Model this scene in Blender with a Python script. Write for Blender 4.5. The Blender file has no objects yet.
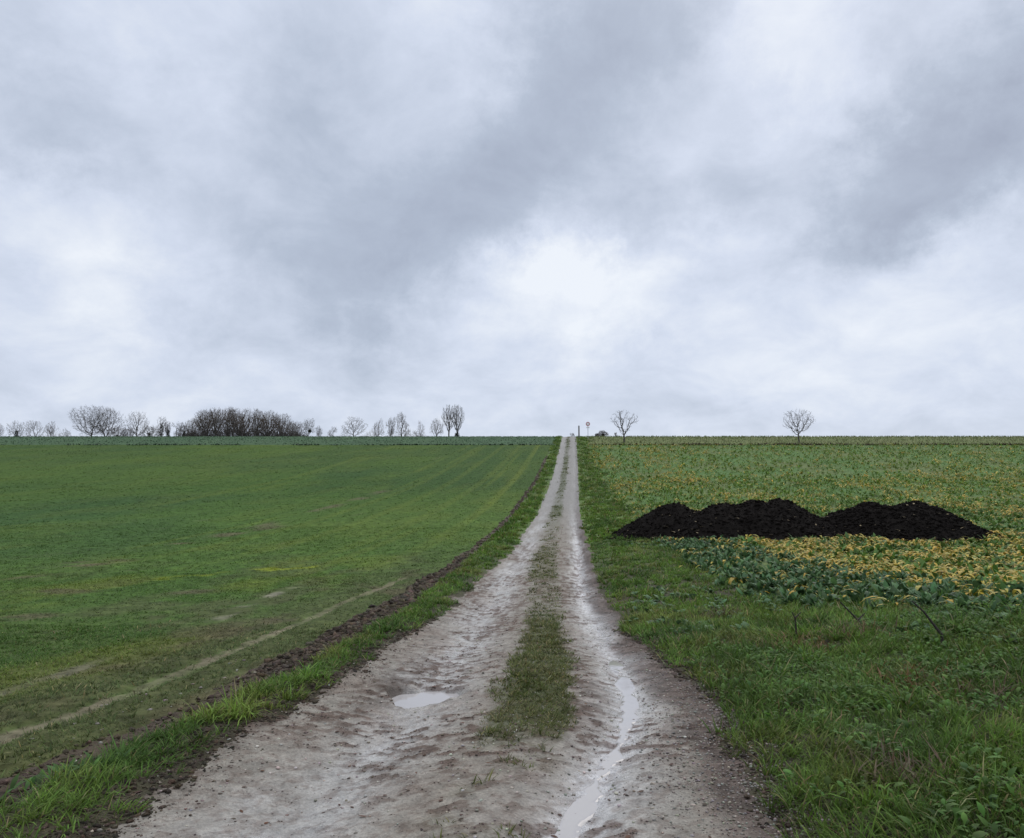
import bpy, math
import numpy as np
from mathutils import Vector

rng = np.random.default_rng(7)
S = bpy.context.scene
C = S.collection
R = math.radians

# ------------------------------------------------------------------ helpers
def smooth(a, b, x):
    t = np.clip((np.asarray(x, float) - a) / (b - a), 0, 1)
    return t * t * (3 - 2 * t)

def gauss(x, s):
    return np.exp(-(np.asarray(x, float) / s) ** 2)

def _hash(ix, iy, seed):
    with np.errstate(over='ignore'):
        h = (ix.astype(np.int64).astype(np.uint64) * np.uint64(0x9E3779B97F4A7C15)) ^ \
            (iy.astype(np.int64).astype(np.uint64) * np.uint64(0xC2B2AE3D27D4EB4F)) ^ np.uint64(seed * 7919 + 13)
        h ^= h >> np.uint64(29); h *= np.uint64(0xBF58476D1CE4E5B9)
        h ^= h >> np.uint64(32); h *= np.uint64(0x94D049BB133111EB)
        h ^= h >> np.uint64(29)
    return (h & np.uint64(0xFFFFFF)).astype(float) / float(0xFFFFFF)

def vn(x, y, seed=0):
    x = np.asarray(x, float); y = np.asarray(y, float)
    ix = np.floor(x); iy = np.floor(y)
    fx = x - ix; fy = y - iy
    fx = fx * fx * (3 - 2 * fx); fy = fy * fy * (3 - 2 * fy)
    a = _hash(ix, iy, seed); b = _hash(ix + 1, iy, seed)
    c = _hash(ix, iy + 1, seed); d = _hash(ix + 1, iy + 1, seed)
    return (a + (b - a) * fx) * (1 - fy) + (c + (d - c) * fx) * fy

def fbm(x, y, seed=0, octv=4, gain=0.5):
    s = 0; a = 1; t = 0
    x = np.asarray(x, float); y = np.asarray(y, float)
    for i in range(octv):
        s = s + a * vn(x, y, seed + i * 31); t += a
        x, y = x * 1.93 + y * .55 + 3.1, y * 1.93 - x * .55 - 5.7
        a *= gain
    return s / t            # 0..1

def pchip(px, py):
    px = np.array(px, float); py = np.array(py, float)
    h = np.diff(px); dl = np.diff(py) / h
    m = np.zeros_like(px); m[0] = dl[0]; m[-1] = dl[-1]
    m[1:-1] = np.where(dl[1:] * dl[:-1] > 0, (dl[1:] * h[:-1] + dl[:-1] * h[1:]) / (h[1:] + h[:-1]), 0)
    def f(x):
        x = np.asarray(x, float)
        i = np.clip(np.searchsorted(px, x) - 1, 0, len(px) - 2)
        t = (x - px[i]) / h[i]
        y = ((2*t**3 - 3*t**2 + 1) * py[i] + (t**3 - 2*t**2 + t) * h[i] * m[i]
             + (-2*t**3 + 3*t**2) * py[i+1] + (t**3 - t**2) * h[i] * m[i+1])
        y = np.where(x < px[0], py[0] + m[0] * (x - px[0]), y)
        return np.where(x > px[-1], py[-1] + m[-1] * (x - px[-1]), y)
    return f

# ------------------------------------------------------------------ lie of the land
profile = pchip([-12, -6, 0, 3.5, 6, 11, 17.5, 24, 34, 48, 68, 90, 112, 130, 140, 155, 200, 300, 700],
                [.05, .03, 0, -.02, -.12, -.36, -.42, -.30, .05, 1.02, 3.0, 5.9, 9.0, 11.5, 12.55, 13.55, 16.5, 22.6, 44])
xc = pchip([-12, 0, 3.5, 6.2, 11, 17.5, 24, 34, 48, 69, 135, 800],
           [-1.6, -.75, -.36, -.01, .27, .68, 1.2, 1.95, 3.1, 4.9, 10.4, 65])
halfw = pchip([-12, 3.5, 6.2, 11, 17.5, 24, 34, 45, 69, 135, 800],
              [1.6, 1.6, 1.69, 1.6, 1.5, 1.35, 1.30, 1.2, 1.25, 1.25, 1.25])
wetline = pchip([-12, 3.0, 3.7, 4.7, 6, 7.5, 10, 16, 800], [.5, .48, .55, .73, .92, 1.0, 1.02, .92, .92])

def base_h(u, v):
    z = profile(v)
    near = 1 - smooth(30, 75, v)
    z = z + near * (.11 * smooth(1.45, 2.3, u) + (.26 + .16 * (1 - smooth(9, 17, v))) * smooth(2.2, 6.5, u))
    z = z + near * (.07 * gauss(u + 2.0, .42) - .05 * smooth(2.4, 3.2, -u))
    z = z + (fbm(u * .12, v * .12, 5, 3) - .5) * .35 * smooth(6, 25, np.abs(u)) * (1 - smooth(90, 125, v))
    return z

PU = (-.85, 7.05)          # the puddle in the left rut

def crumb(u, v):
    """patches where clotted mud lies on the chalk"""
    churn = gauss(u + 1.22, .20) * gauss(v - 7.2, .9) + gauss(u - .50, .20) * smooth(5.0, 5.8, v) * (1 - smooth(9, 11, v))
    k = smooth(.38, .60, fbm(u * 1.3, v * .9, 187, 3))
    return smooth(.56 - .10 * k - .10 * np.clip(churn, 0, 1), .62, fbm(u * 10, v * 13, 183, 4)) * np.clip(.30 + .70 * k + churn, 0, 1)

def track_detail(u, v):
    """height added inside the track"""
    inside = 1 - smooth(-.25, .15, np.abs(u - .02) - halfw(v))
    lo = -.060 * gauss(u + .85, .36) - .065 * gauss(u - wetline(v), .22)
    cr = .035 * gauss(u - .1, .38)
    far = 1 - smooth(14, 40, v)
    q = vn(u * 2.2 + 9, v * 3.0, 71)
    calm = 1 - .88 * gauss(u - wetline(v), .24)
    lumps = (fbm(u * 5, v * 7, 21, 4) - .5) * .017 * (.35 + q) * calm + crumb(u, v) * .008 * calm
    ridg = (1 - np.abs(2 * fbm(u * 7 + 3, v * 11, 33, 3) - 1)) ** 3 * .013 * smooth(.42, .62, fbm(u * 1.3, v * 1.1, 41, 3))
    # tyre lugs pressed into the soft mud beside the wheel tracks
    lug = np.clip(np.sin((v + .35 * np.abs(u - .55)) * 2 * math.pi / .17), -.3, .6) * .013 * gauss(u - .70, .17) * gauss(v - 6.9, 1.3)
    lug2 = np.clip(np.sin((v - .4 * np.abs(u + .95)) * 2 * math.pi / .19), -.3, .6) * .012 * gauss(u + 1.2, .2) * gauss(v - 7.4, 1.1)
    fine = (fbm(u * 28, v * 28, 61, 3) - .5) * .018 * calm
    return inside * (lo + cr + far * (lumps + ridg + lug + lug2 + fine))

def rough_ground(u, v):
    out = smooth(-.25, .2, np.abs(u - .02) - halfw(v))
    far = 1 - smooth(18, 50, v)
    g = (fbm(u * 2.2, v * 2.2, 81, 4) - .5) * .10 + (fbm(u * 14, v * 14, 83, 3) - .5) * .03
    fur = gauss(u + 2.62, .22)
    clod = (fbm(u * 9, v * 6, 85, 4) - .5) * .15 - .02
    return out * far * (g * (1 - .6 * smooth(3, 5, -u)) + fur * clod - .03 * polyline_mask(u, v, L_pale, .2) * (.6 + .8 * vn(u * 6, v * 6, 87)))

def pud_r(u, v):
    a = (u - PU[0]) / .25; b = (v - PU[1]) / .33
    k = .5 * (vn(u * 7, v * 7, 91) - .5) + .75 * (vn(u * 3.1, v * 3.1, 92) - .5)
    return np.sqrt(a * a + b * b) + k

def land(u, v):
    z = base_h(u, v) + track_detail(u, v) + rough_ground(u, v)
    w = 1 - smooth(.75, 1.35, pud_r(u, v))
    z = z * (1 - w) + w * (PUD_Z - .03 + .012 * (fbm(u * 9, v * 9, 95, 3) - .5))
    return z

PUD_Z = float(base_h(np.array(PU[0]), np.array(PU[1] + .3))) - .085
def runnel_off(u, v): return np.abs(u - wetline(v) - .10 * (fbm(v * 1.9, v * 0, 99, 3) - .5) - .05 * (fbm(u * 9, v * 9, 96, 3) - .5))
def runnel_wid(v): return -.03 + .24 * fbm(v * 2.1, v * 0, 98, 3)
def runnel_level(u, v):
    """the film of water thins out and dips into the mud towards its edges"""
    w = np.maximum(runnel_wid(v), .01)
    return base_h(u * 0 + wetline(v), v) - .0535 + .004 * (1 - smooth(5.4, 6.4, v)) + .008 * (fbm(v * 1.6, v * 0, 97, 3) - .5) - .06 * smooth(.75, 1.9, runnel_off(u, v) / w) - .03 * smooth(8.6, 9.6, v)

def H(x, y):
    return land(x - xc(y), y)

# ------------------------------------------------------------------ camera
PITCH = math.atan((495 - 419) / 745)
EYE = np.array([0, 0, 1.6])
def ray(px, py):
    a = (px - 512) / 745; b = (419 - py) / 745
    c, s = math.cos(PITCH), math.sin(PITCH)
    d = np.array([a, c - b * s, s + b * c])
    return d / d[1]
def ground_at(px, py):
    """point of the land seen in that direction from the camera"""
    d = ray(px, py)
    t = np.geomspace(2.5, 400, 6000)
    x = EYE[0] + d[0] * t; y = t; z = EYE[2] + d[2] * t
    u = x - xc(y)
    k = np.argmax(z < base_h(u, y))
    return float(x[k]), float(y[k]), float(base_h(u[k], y[k]))
def uv_at(px, py):
    x, y, z = ground_at(px, py)
    return x - float(xc(y)), y

cam = bpy.data.objects.new('camera', bpy.data.cameras.new('camera'))
C.objects.link(cam); S.camera = cam
cam.location = EYE; cam.rotation_euler = (R(90) + PITCH, 0, 0)
cam.data.sensor_width = 36; cam.data.lens = 36 * 745 / 1024
cam.data.clip_start = .1; cam.data.clip_end = 5000

# ------------------------------------------------------------------ materials
def mat_new(name):
    m = bpy.data.materials.new(name); m.use_nodes = True
    nt = m.node_tree; b = nt.nodes['Principled BSDF']
    return m, nt, b
def N(nt, typ, **kw):
    n = nt.nodes.new(typ)
    for k, v in kw.items(): setattr(n, k, v)
    return n
def noise(nt, scale, detail=4, rough=.55, vec=None):
    n = N(nt, 'ShaderNodeTexNoise'); n.inputs['Scale'].default_value = scale
    n.inputs['Detail'].default_value = detail; n.inputs['Roughness'].default_value = rough
    if vec is None:
        t = N(nt, 'ShaderNodeTexCoord'); vec = t.outputs['Object']
    nt.links.new(vec, n.inputs['Vector'])
    return n
def maprange(nt, sock, a, b, c, d):
    n = N(nt, 'ShaderNodeMapRange'); nt.links.new(sock, n.inputs[0])
    for i, v in enumerate((a, b, c, d)): n.inputs[i + 1].default_value = v
    return n.outputs[0]
def mult(nt, colsock, facsock):
    n = N(nt, 'ShaderNodeVectorMath', operation='SCALE')
    nt.links.new(colsock, n.inputs[0]); nt.links.new(facsock, n.inputs['Scale'])
    return n.outputs[0]

def ground_material(name, scales=(3.0, 40.0), amp=.35, bump=.02, rough=.85, wet=False, spec=.3):
    """colour comes from the surface's own colour attribute, broken up by two noises; bump from the same noises"""
    m, nt, b = mat_new(name)
    at = N(nt, 'ShaderNodeAttribute', attribute_name='Col')
    n1 = noise(nt, scales[0], 6, .6); n2 = noise(nt, scales[1], 4, .6)
    f1 = maprange(nt, n1.outputs[0], .25, .75, 1 - amp, 1 + amp)
    f2 = maprange(nt, n2.outputs[0], .25, .75, 1 - amp, 1 + amp)
    c = mult(nt, mult(nt, at.outputs['Color'], f1), f2)
    nt.links.new(c, b.inputs['Base Color'])
    bp = N(nt, 'ShaderNodeBump'); bp.inputs['Strength'].default_value = 1; bp.inputs['Distance'].default_value = bump
    nt.links.new(n2.outputs[0], bp.inputs['Height']); nt.links.new(bp.outputs[0], b.inputs['Normal'])
    b.inputs['Roughness'].default_value = rough
    b.inputs['Specular IOR Level'].default_value = spec
    if wet:
        w = N(nt, 'ShaderNodeAttribute', attribute_name='wet')
        n3 = noise(nt, 9, 4, .6)
        ad = N(nt, 'ShaderNodeMath', operation='MULTIPLY'); nt.links.new(w.outputs['Fac'], ad.inputs[0])
        nt.links.new(maprange(nt, n3.outputs[0], .3, .7, .5, 1.3), ad.inputs[1])
        nt.links.new(maprange(nt, ad.outputs[0], 0, 1.2, .88, .10), b.inputs['Roughness'])
        nt.links.new(maprange(nt, ad.outputs[0], 0, 1.2, .04, .75), b.inputs['Specular IOR Level'])
    return m

def leaf_material(name, rough=.5, trans=.25, spec=.3):
    m, nt, b = mat_new(name)
    at = N(nt, 'ShaderNodeAttribute', attribute_name='Col')
    n1 = noise(nt, 30, 3, .6)
    c = mult(nt, at.outputs['Color'], maprange(nt, n1.outputs[0], .3, .7, .8, 1.2))
    nt.links.new(c, b.inputs['Base Color'])
    b.inputs['Roughness'].default_value = rough; b.inputs['Specular IOR Level'].default_value = spec
    tr = N(nt, 'ShaderNodeBsdfTranslucent'); nt.links.new(c, tr.inputs['Color'])
    mx = N(nt, 'ShaderNodeMixShader'); mx.inputs[0].default_value = trans
    nt.links.new(b.outputs[0], mx.inputs[1]); nt.links.new(tr.outputs[0], mx.inputs[2])
    nt.links.new(mx.outputs[0], nt.nodes['Material Output'].inputs['Surface'])
    return m

def plain_material(name, col, rough=.7, amp=.2, scale=8, bump=0, spec=.3, metal=0):
    m, nt, b = mat_new(name)
    n1 = noise(nt, scale, 5, .6)
    rgb = N(nt, 'ShaderNodeRGB'); rgb.outputs[0].default_value = (*col, 1)
    nt.links.new(mult(nt, rgb.outputs[0], maprange(nt, n1.outputs[0], .3, .7, 1 - amp, 1 + amp)), b.inputs['Base Color'])
    b.inputs['Roughness'].default_value = rough; b.inputs['Specular IOR Level'].default_value = spec
    b.inputs['Metallic'].default_value = metal
    if bump:
        bp = N(nt, 'ShaderNodeBump'); bp.inputs['Distance'].default_value = bump
        nt.links.new(n1.outputs[0], bp.inputs['Height']); nt.links.new(bp.outputs[0], b.inputs['Normal'])
    return m

M_track = ground_material('wet_chalk_mud', (7, 60), .30, .014, .6, True, .5)
M_soil = ground_material('wet_soil', (5, 45), .4, .03, .8, False, .15)
M_field = ground_material('field_cover', (2.2, 8), .40, .03, .9, False, .06)
M_far = ground_material('far_field_cover', (.35, 2.6), .22, .06, .95, False, .05)
M_grass = leaf_material('grass_blades', .6, .35, .12)
M_crop = leaf_material('crop_leaves', .55, .25, .15)
M_stone = ground_material('stone', (20, 90), .25, .004, .6, False, .4)
M_bark = plain_material('bark', (.075, .066, .058), .9, .3, 3)
M_twig = plain_material('twigs', (.12, .105, .095), .9, .2, 3)
M_ivy = plain_material('ivy_leaves', (.034, .042, .024), .7, .4, 2)

# ------------------------------------------------------------------ mesh building
def prop(o, label=None, cat=None, group=None, kind=None):
    if label: o['label'] = label
    if cat: o['category'] = cat
    if group: o['group'] = group
    if kind: o['kind'] = kind
    return o

def mesh_obj(name, verts, faces_flat, sizes, mats, parent=None, col=None, wet=None, smooth_=False, mat_idx=None):
    me = bpy.data.meshes.new(name)
    verts = np.asarray(verts, np.float32)
    faces_flat = np.asarray(faces_flat, np.int32).ravel(); sizes = np.asarray(sizes, np.int32)
    me.vertices.add(len(verts)); me.vertices.foreach_set('co', verts.ravel())
    me.loops.add(len(faces_flat)); me.loops.foreach_set('vertex_index', faces_flat)
    me.polygons.add(len(sizes))
    st = np.concatenate([[0], np.cumsum(sizes)[:-1]]).astype(np.int32)
    me.polygons.foreach_set('loop_start', st); me.polygons.foreach_set('loop_total', sizes)
    if smooth_: me.polygons.foreach_set('use_smooth', np.ones(len(sizes), bool))
    if mat_idx is not None: me.polygons.foreach_set('material_index', np.asarray(mat_idx, np.int32))
    if col is not None:
        a = me.attributes.new('Col', 'FLOAT_COLOR', 'POINT')
        cc = np.ones((len(verts), 4), np.float32); cc[:, :3] = col
        a.data.foreach_set('color', cc.ravel())
    if wet is not None:
        a = me.attributes.new('wet', 'FLOAT', 'POINT'); a.data.foreach_set('value', np.asarray(wet, np.float32))
    me.update(calc_edges=True); me.validate()
    for m in (mats if isinstance(mats, (list, tuple)) else [mats]): me.materials.append(m)
    o = bpy.data.objects.new(name, me); C.objects.link(o)
    if parent: o.parent = parent
    return o

def ribbons(P, az, th0, th1, L, W, c0, c1, prof, twist=None):
    """N curved blades: they leave the ground th0 from the vertical and end at th1, len(prof) widths along them"""
    n = len(P); k = len(prof)
    seg = k - 1
    dx, dy = np.cos(az), np.sin(az)
    tw = az + np.pi / 2 if twist is None else az + np.pi / 2 + twist
    wx, wy = np.cos(tw), np.sin(tw)
    pts = np.zeros((n, k, 3)); p = np.array(P, float); pts[:, 0] = p
    for i in range(seg):
        th = th0 + (th1 - th0) * ((i + .5) / seg)
        st = (L / seg)[:, None] * np.stack([dx * np.sin(th), dy * np.sin(th), np.cos(th)], 1)
        p = p + st; pts[:, i + 1] = p
    w = (W[:, None] * np.array(prof)[None]) / 2
    off = np.stack([wx[:, None] * w, wy[:, None] * w, 0 * w], 2)
    V = np.stack([pts - off, pts + off], 2)              # n,k,2,3
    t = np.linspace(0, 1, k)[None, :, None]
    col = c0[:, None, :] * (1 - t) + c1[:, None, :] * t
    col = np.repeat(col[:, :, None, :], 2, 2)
    b = (np.arange(n) * k * 2)[:, None, None]
    i = (np.arange(seg) * 2)[None, :, None]
    F = b + i + np.array([0, 1, 3, 2])[None, None]
    return V.reshape(-1, 3), F.reshape(-1, 4), col.reshape(-1, 3)

class Pile:
    def __init__(s): s.V = []; s.F = []; s.Cc = []; s.n = 0
    def add(s, VFC):
        V, F, c = VFC
        s.V.append(V); s.F.append(F + s.n); s.Cc.append(c); s.n += len(V)
    def build(s, name, m, parent=None, sm=False):
        V = np.concatenate(s.V); F = np.concatenate(s.F); c = np.concatenate(s.Cc)
        return mesh_obj(name, V, F, np.full(len(F), F.shape[1]), m, parent, col=c, smooth_=sm)

def sample(v0, v1, dens, ulo, uhi, margin=3.0):
    """points spread evenly over the land between two distances and two offsets from the track, where the camera or a step aside can see them"""
    a = (uhi - ulo) * (v1 - v0); n = int(a * dens)
    v = v0 + (v1 - v0) * rng.random(n); u = ulo + (uhi - ulo) * rng.random(n)
    x = u + xc(v)
    k = np.abs(x) < .72 * v + margin
    return u[k], v[k]
def to_world(u, v, dz=0.):
    return np.stack([u + xc(v), v, land(u, v) + dz], 1)
def jit(n, lo, hi): return lo + (hi - lo) * rng.random(n)
def colvar(c, n, s=.25, hue=.12):
    c = np.broadcast_to(np.asarray(c, float), (n, 3))
    k = (1 + s * (2 * rng.random((n, 1)) - 1))
    h = 1 + hue * (2 * rng.random((n, 3)) - 1)
    return c * k * h
def lerp(a, b, t):
    t = np.asarray(t)[..., None]
    return np.asarray(a) * (1 - t) + np.asarray(b) * t

# ------------------------------------------------------------------ zones of the land
VB = 113.0      # the boundary across the hill
def jag(u, v): return (fbm(u * .0 + 2.0, v * 1.3, 101, 4) - .5) * .45 + (fbm(u * 4, v * 4, 103, 3) - .5) * .22
def jag2(u, v): return (fbm(u * .0 + 7.0, v * 1.1, 105, 4) - .5) * .5 + (fbm(u * 4, v * 4, 107, 3) - .5) * .22
def left_edge(u, v): return -halfw(v) + jag(u, v) * (1 - .6 * smooth(20, 50, v))
def right_edge(u, v): return halfw(v) - .24 * smooth(4.2, 10, v) * (1 - smooth(15, 26, v)) + .7 * jag2(u, v) * (1 - .6 * smooth(20, 50, v))
def furrow_mask(u, v):
    w = (.34 - .18 * smooth(9, 30, v)) * (.55 + .9 * fbm(v * .45, v * 0, 111, 3)) + .12 * (fbm(u * 4, v * 3, 114, 3) - .5)
    on = smooth(.2, .4, vn(v * .25 + 1.3, v * 0, 112)) * .6 + .4
    return (1 - smooth(w * .7, w * 1.3, np.abs(u + 2.62 + .14 * (vn(v * .8, v * 0, 113) - .5)))) * on * (1 - smooth(92, 100, v))
def crop_edge(v):       # where the cover crop starts, as an offset right of the track
    return np.where(v < 22, 3.9, 3.9 - .9 * smooth(40, 100, v))
CF = [uv_at(*p) for p in ((668, 572), (700, 596), (790, 604), (860, 606), (940, 612), (1024, 622), (1150, 634))]
_cf = pchip([0] + [p[0] for p in CF] + [60], [CF[0][1] + .5] + [p[1] for p in CF] + [CF[-1][1] - .8])
def crop_front(u):      # nearest row of the cover crop
    return _cf(u)
def strip_mask(u, v):   # growth between the wheel tracks
    c = .18 - .32 * smooth(12, 24, v)
    w = .36 + .07 * smooth(12, 24, v) - .12 * smooth(35, 60, v)
    along = (smooth(4.9, 5.9, v) * (1 - smooth(10.5, 12, v)) + .55 * smooth(10.5, 12, v) * (1 - smooth(16.5, 18, v))
             + smooth(17, 18.5, v) * (1 - smooth(25, 28, v)) + .38 * smooth(25, 28, v) * (1 - smooth(37, 40, v)) + .8 * smooth(38, 41, v))
    along = along * (.55 + .45 * smooth(.3, .5, vn(v * .12, v * 0, 121))) + .22 * (v < 5.9) * smooth(.45, .6, fbm(u * 2.5, v * 2.5, 127, 3))
    edge = 1 - smooth(w * .55, w * 1.15, np.abs(u - c) + .35 * (fbm(u * 3, v * 2.2, 123, 4) - .5))
    return np.clip(along * edge, 0, 1)

# marks in the fields: lines along the land, given by points they pass through
def polyline_mask(u, v, pts, w):
    d = np.full(np.shape(u), 1e9)
    for (a, b), (c, e) in zip(pts[:-1], pts[1:]):
        dx, dy = c - a, e - b
        t = np.clip(((u - a) * dx + (v - b) * dy) / (dx * dx + dy * dy), 0, 1)
        d = np.minimum(d, np.hypot(u - a - t * dx, v - b - t * dy))
    return 1 - smooth(w * .5, w, d)
L_pale = [uv_at(*p) for p in ((-60, 762), (0, 734), (90, 706), (180, 672), (250, 642), (300, 622), (352, 598), (405, 577))]
L_pale2 = [uv_at(*p) for p in ((-40, 707), (0, 694), (60, 676), (110, 658))]
L_pale3 = [uv_at(*p) for p in ((212, 622), (250, 604), (290, 588))]
L_yel = [uv_at(*p) for p in ((176, 578), (220, 573), (262, 570), (300, 567))]
L_brn = [uv_at(*p) for p in ((185, 543), (230, 534), (280, 521), (330, 508), (380, 492))]
L_brn2 = [uv_at(*p) for p in ((0, 580), (50, 574), (85, 565), (110, 561))]
SPOTS = [(uv_at(*p), a, b) for p, a, b in (((97, 563), 1.1, 1.2), ((22, 617), .7, .6), ((110, 645), .3, .3), ((50, 592), 1.2, .6), ((265, 528), 1.0, 1.6), ((200, 592), .7, .5))]

WHEAT = np.array([.056, .104, .021]); WHEAT_D = np.array([.042, .084, .022]); WHEAT_Y = np.array([.115, .140, .024])
SOIL = np.array([.085, .064, .042]); SOIL_D = np.array([.046, .034, .024]); PALE = np.array([.235, .215, .155])
def wheat_col(u, v):
    n = fbm(u * .10, v * .045, 131, 4); n2 = fbm(u * .6, v * .22, 133, 4)
    c = lerp(WHEAT, WHEAT_D, smooth(.42, .66, n))
    near = 1 - smooth(14, 32, v)
    c = lerp(c, WHEAT_Y, (.18 + .45 * near) * smooth(.48, .72, n2) + .16 * smooth(.35, .65, fbm(u * .05 + 4, v * .02, 135, 3)))
    c = c * (1 - .14 * smooth(28, 60, v))[..., None]
    bare = smooth(.50, .70, fbm(u * .9 + 5, v * .5, 137, 4)) * near * (1 - smooth(3.0, 9.0, -u - 2.2) * .55)
    c = lerp(c, SOIL, .42 * bare + .38 * near * (1 - smooth(4, 5.5, -u)))
    stripes = smooth(.5, .9, np.sin(u * 2 * math.pi / 2.6 + .6 * vn(u * .2, v * .05, 139))) * smooth(16, 30, v) * (u > -13)
    c = lerp(c, WHEAT_Y, .24 * stripes)
    for q in (-4.6, -6.4, -13.2, -15.0, -24.0, -25.8):
        c = lerp(c, WHEAT_Y * 1.1, .26 * (1 - smooth(.12, .34, np.abs(u - q - .3 * (vn(v * .1, v * 0, 147) - .5)))) * smooth(14, 22, v) * smooth(.3, .55, vn(v * .09 + q, v * 0, 148)))
    br = smooth(.35, .6, fbm(u * 2, v * 1.2, 141, 3))
    c = lerp(c, PALE * np.array([.74, .68, .62]), .8 * (.45 + .55 * br) * smooth(.25, .75, polyline_mask(u, v, L_pale, .13) - 1.6 * (fbm(u * 5, v * 2.2, 145, 4) - .42)))
    c = lerp(c, PALE * .65, .7 * br * polyline_mask(u, v, L_pale2, .14))
    c = lerp(c, PALE * .8, .8 * br * polyline_mask(u, v, L_pale3, .17))
    c = lerp(c, np.array([.20, .23, .02]), .75 * smooth(.42, .62, fbm(u * 2.2, v * 1.6, 149, 4)) * polyline_mask(u, v, L_yel, .6))
    c = lerp(c, SOIL * 1.5, .6 * smooth(.4, .6, fbm(u * .8, v * .5, 143, 3)) * polyline_mask(u, v, L_brn, .6))
    c = lerp(c, SOIL * 1.4, .55 * br * polyline_mask(u, v, L_brn2, .4))
    for (p, a, b) in SPOTS:
        c = lerp(c, SOIL * 1.2, .6 * br * (1 - smooth(.5, 1.1, np.hypot((u - p[0]) / a, (v - p[1]) / b))))
    return c

VERGE = np.array([.102, .170, .030]); VERGE_D = np.array([.062, .114, .023]); VERGE_Y = np.array([.165, .165, .046])
def verge_col(u, v):
    c = lerp(VERGE, VERGE_D, smooth(.4, .65, fbm(u * 1.2, v * .8, 151, 4)))
    c = lerp(c, VERGE_Y, .55 * smooth(.55, .75, fbm(u * 1.8 + 3, v * 1.2, 153, 4)))
    c = lerp(c, VERGE_D * np.array([.95, .85, .9]), .45 * smooth(.3, .6, fbm(u * .5, v * .5, 157, 3) + .1) * (u > 0) * (1 - smooth(6, 11, v)))
    return c
def crop_ground(u, v):
    c = lerp([.078, .138, .042], [.105, .130, .048], smooth(.4, .7, fbm(u * .5, v * .3, 161, 4)))
    return c
def yellow_share(u, v):
    a = .10 + .42 * smooth(.50, .72, fbm(u * .16 + 1, v * .085, 171, 4))
    near = smooth(5.3, 6.8, u - .07 * (18 - v)) * (1 - smooth(24, 30, v))
    a = a * (1 - .8 * (u < 6.5) * (v < 26)) + near * (.10 + .82 * smooth(.38, .56, fbm(u * .9, v * .7, 173, 3)))
    for pts, w in ((Y1, 1.8), (Y2, 2.6)): a = a + .55 * polyline_mask(u, v, pts, w)
    return np.clip(a, 0, .88)
Y1 = [uv_at(*p) for p in ((598, 453), (608, 468))]
Y2 = [uv_at(*p) for p in ((643, 450), (662, 462), (684, 482))]

CHALK = np.array([.340, .324, .298]); CHALK_B = np.array([.232, .208, .170]); MUD = np.array([.088, .066, .052]); MOSS = np.array([.055, .070, .022])
def track_col(u, v):
    near = 1 - smooth(14, 50, v)
    rut = np.maximum(gauss(u + .88, .40), gauss(u - wetline(v) - .03, .34))
    rut = rut * (.45 + .75 * smooth(.35, .6, fbm(u * 1.6, v * .7, 189, 4)))
    rut = np.clip(rut + .5 * gauss(u - wetline(v), .20) * smooth(7, 11, v), 0, 1)  # wet sheen of the right rut farther on, painted in as paler chalk
    c = lerp(CHALK_B, CHALK, rut)
    c = lerp(c, np.array([.235, .222, .200]), .85 * smooth(25, 55, v))
    c = lerp(c, np.array([.47, .455, .445]), .8 * gauss(u - wetline(v), .13) * (1 - smooth(20, 40, v)))
    dirt = (1 - .8 * gauss(u - wetline(v), .16)) * smooth(.44, .66, fbm(u * 2.0, v * 1.1, 181, 5)) * near
    c = lerp(c, MUD * 2.0, .38 * dirt * (1 - .6 * rut))
    c = lerp(c, MUD * np.array([1.1, .95, .92]), .80 * crumb(u, v) * near)
    c = lerp(c, MUD * 1.5, .5 * smooth(.55, .66, fbm(u * 24, v * 26, 188, 3)) * near)
    tread = .45 + .55 * smooth(-.2, .3, np.sin((v + .35 * np.abs(u - .55)) * 2 * math.pi / .17))
    lug = 1.15 * gauss(u - .70, .19) * gauss(v - 6.9, 1.3) * tread + gauss(u + 1.2, .22) * gauss(v - 7.4, 1.1)
    lug = lug * smooth(.30, .50, fbm(u * 6, v * 8, 190, 3))
    c = lerp(c, MUD * .8, .80 * np.clip(lug, 0, 1) * near)
    e = smooth(.0, .34, u - halfw(v) +   .24 * smooth(4.2, 10, v) * (1 - smooth(15, 26, v)) + .50 + .5 * (fbm(u * 2.4, v * 1.8, 185, 4) - .5)) * (1 - .7 * smooth(25, 55, v))
    c = lerp(c, MUD * np.array([.85, .85, .9]) * (.8 + .6 * smooth(.4, .6, fbm(u * 9, v * 9, 184, 3)))[..., None], .86 * e)
    e2 = smooth(.0, .30, -u - halfw(v) + .16 - .12 * smooth(5, 8, v) + .5 * (fbm(u * 2.4, v * 1.8, 186, 4) - .5)) * (1 - .7 * smooth(25, 55, v))
    c = lerp(c, MUD * .95, .85 * e2)
    return lerp(c, MOSS, .72 * strip_mask(u, v))
def track_wet(u, v):
    rut = np.maximum(gauss(u + .85, .40), gauss(u - wetline(v), .34))
    w = rut * (.12 + .95 * smooth(.40, .68, fbm(u * 1.4, v * .8, 191, 4)))
    w = w + .8 * gauss(u - wetline(v), .13)
    return np.clip(w, 0, 1.15) * (1 - strip_mask(u, v)) * (1 - .8 * smooth(18, 45, v)) * (1 - .7 * crumb(u, v))

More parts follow.
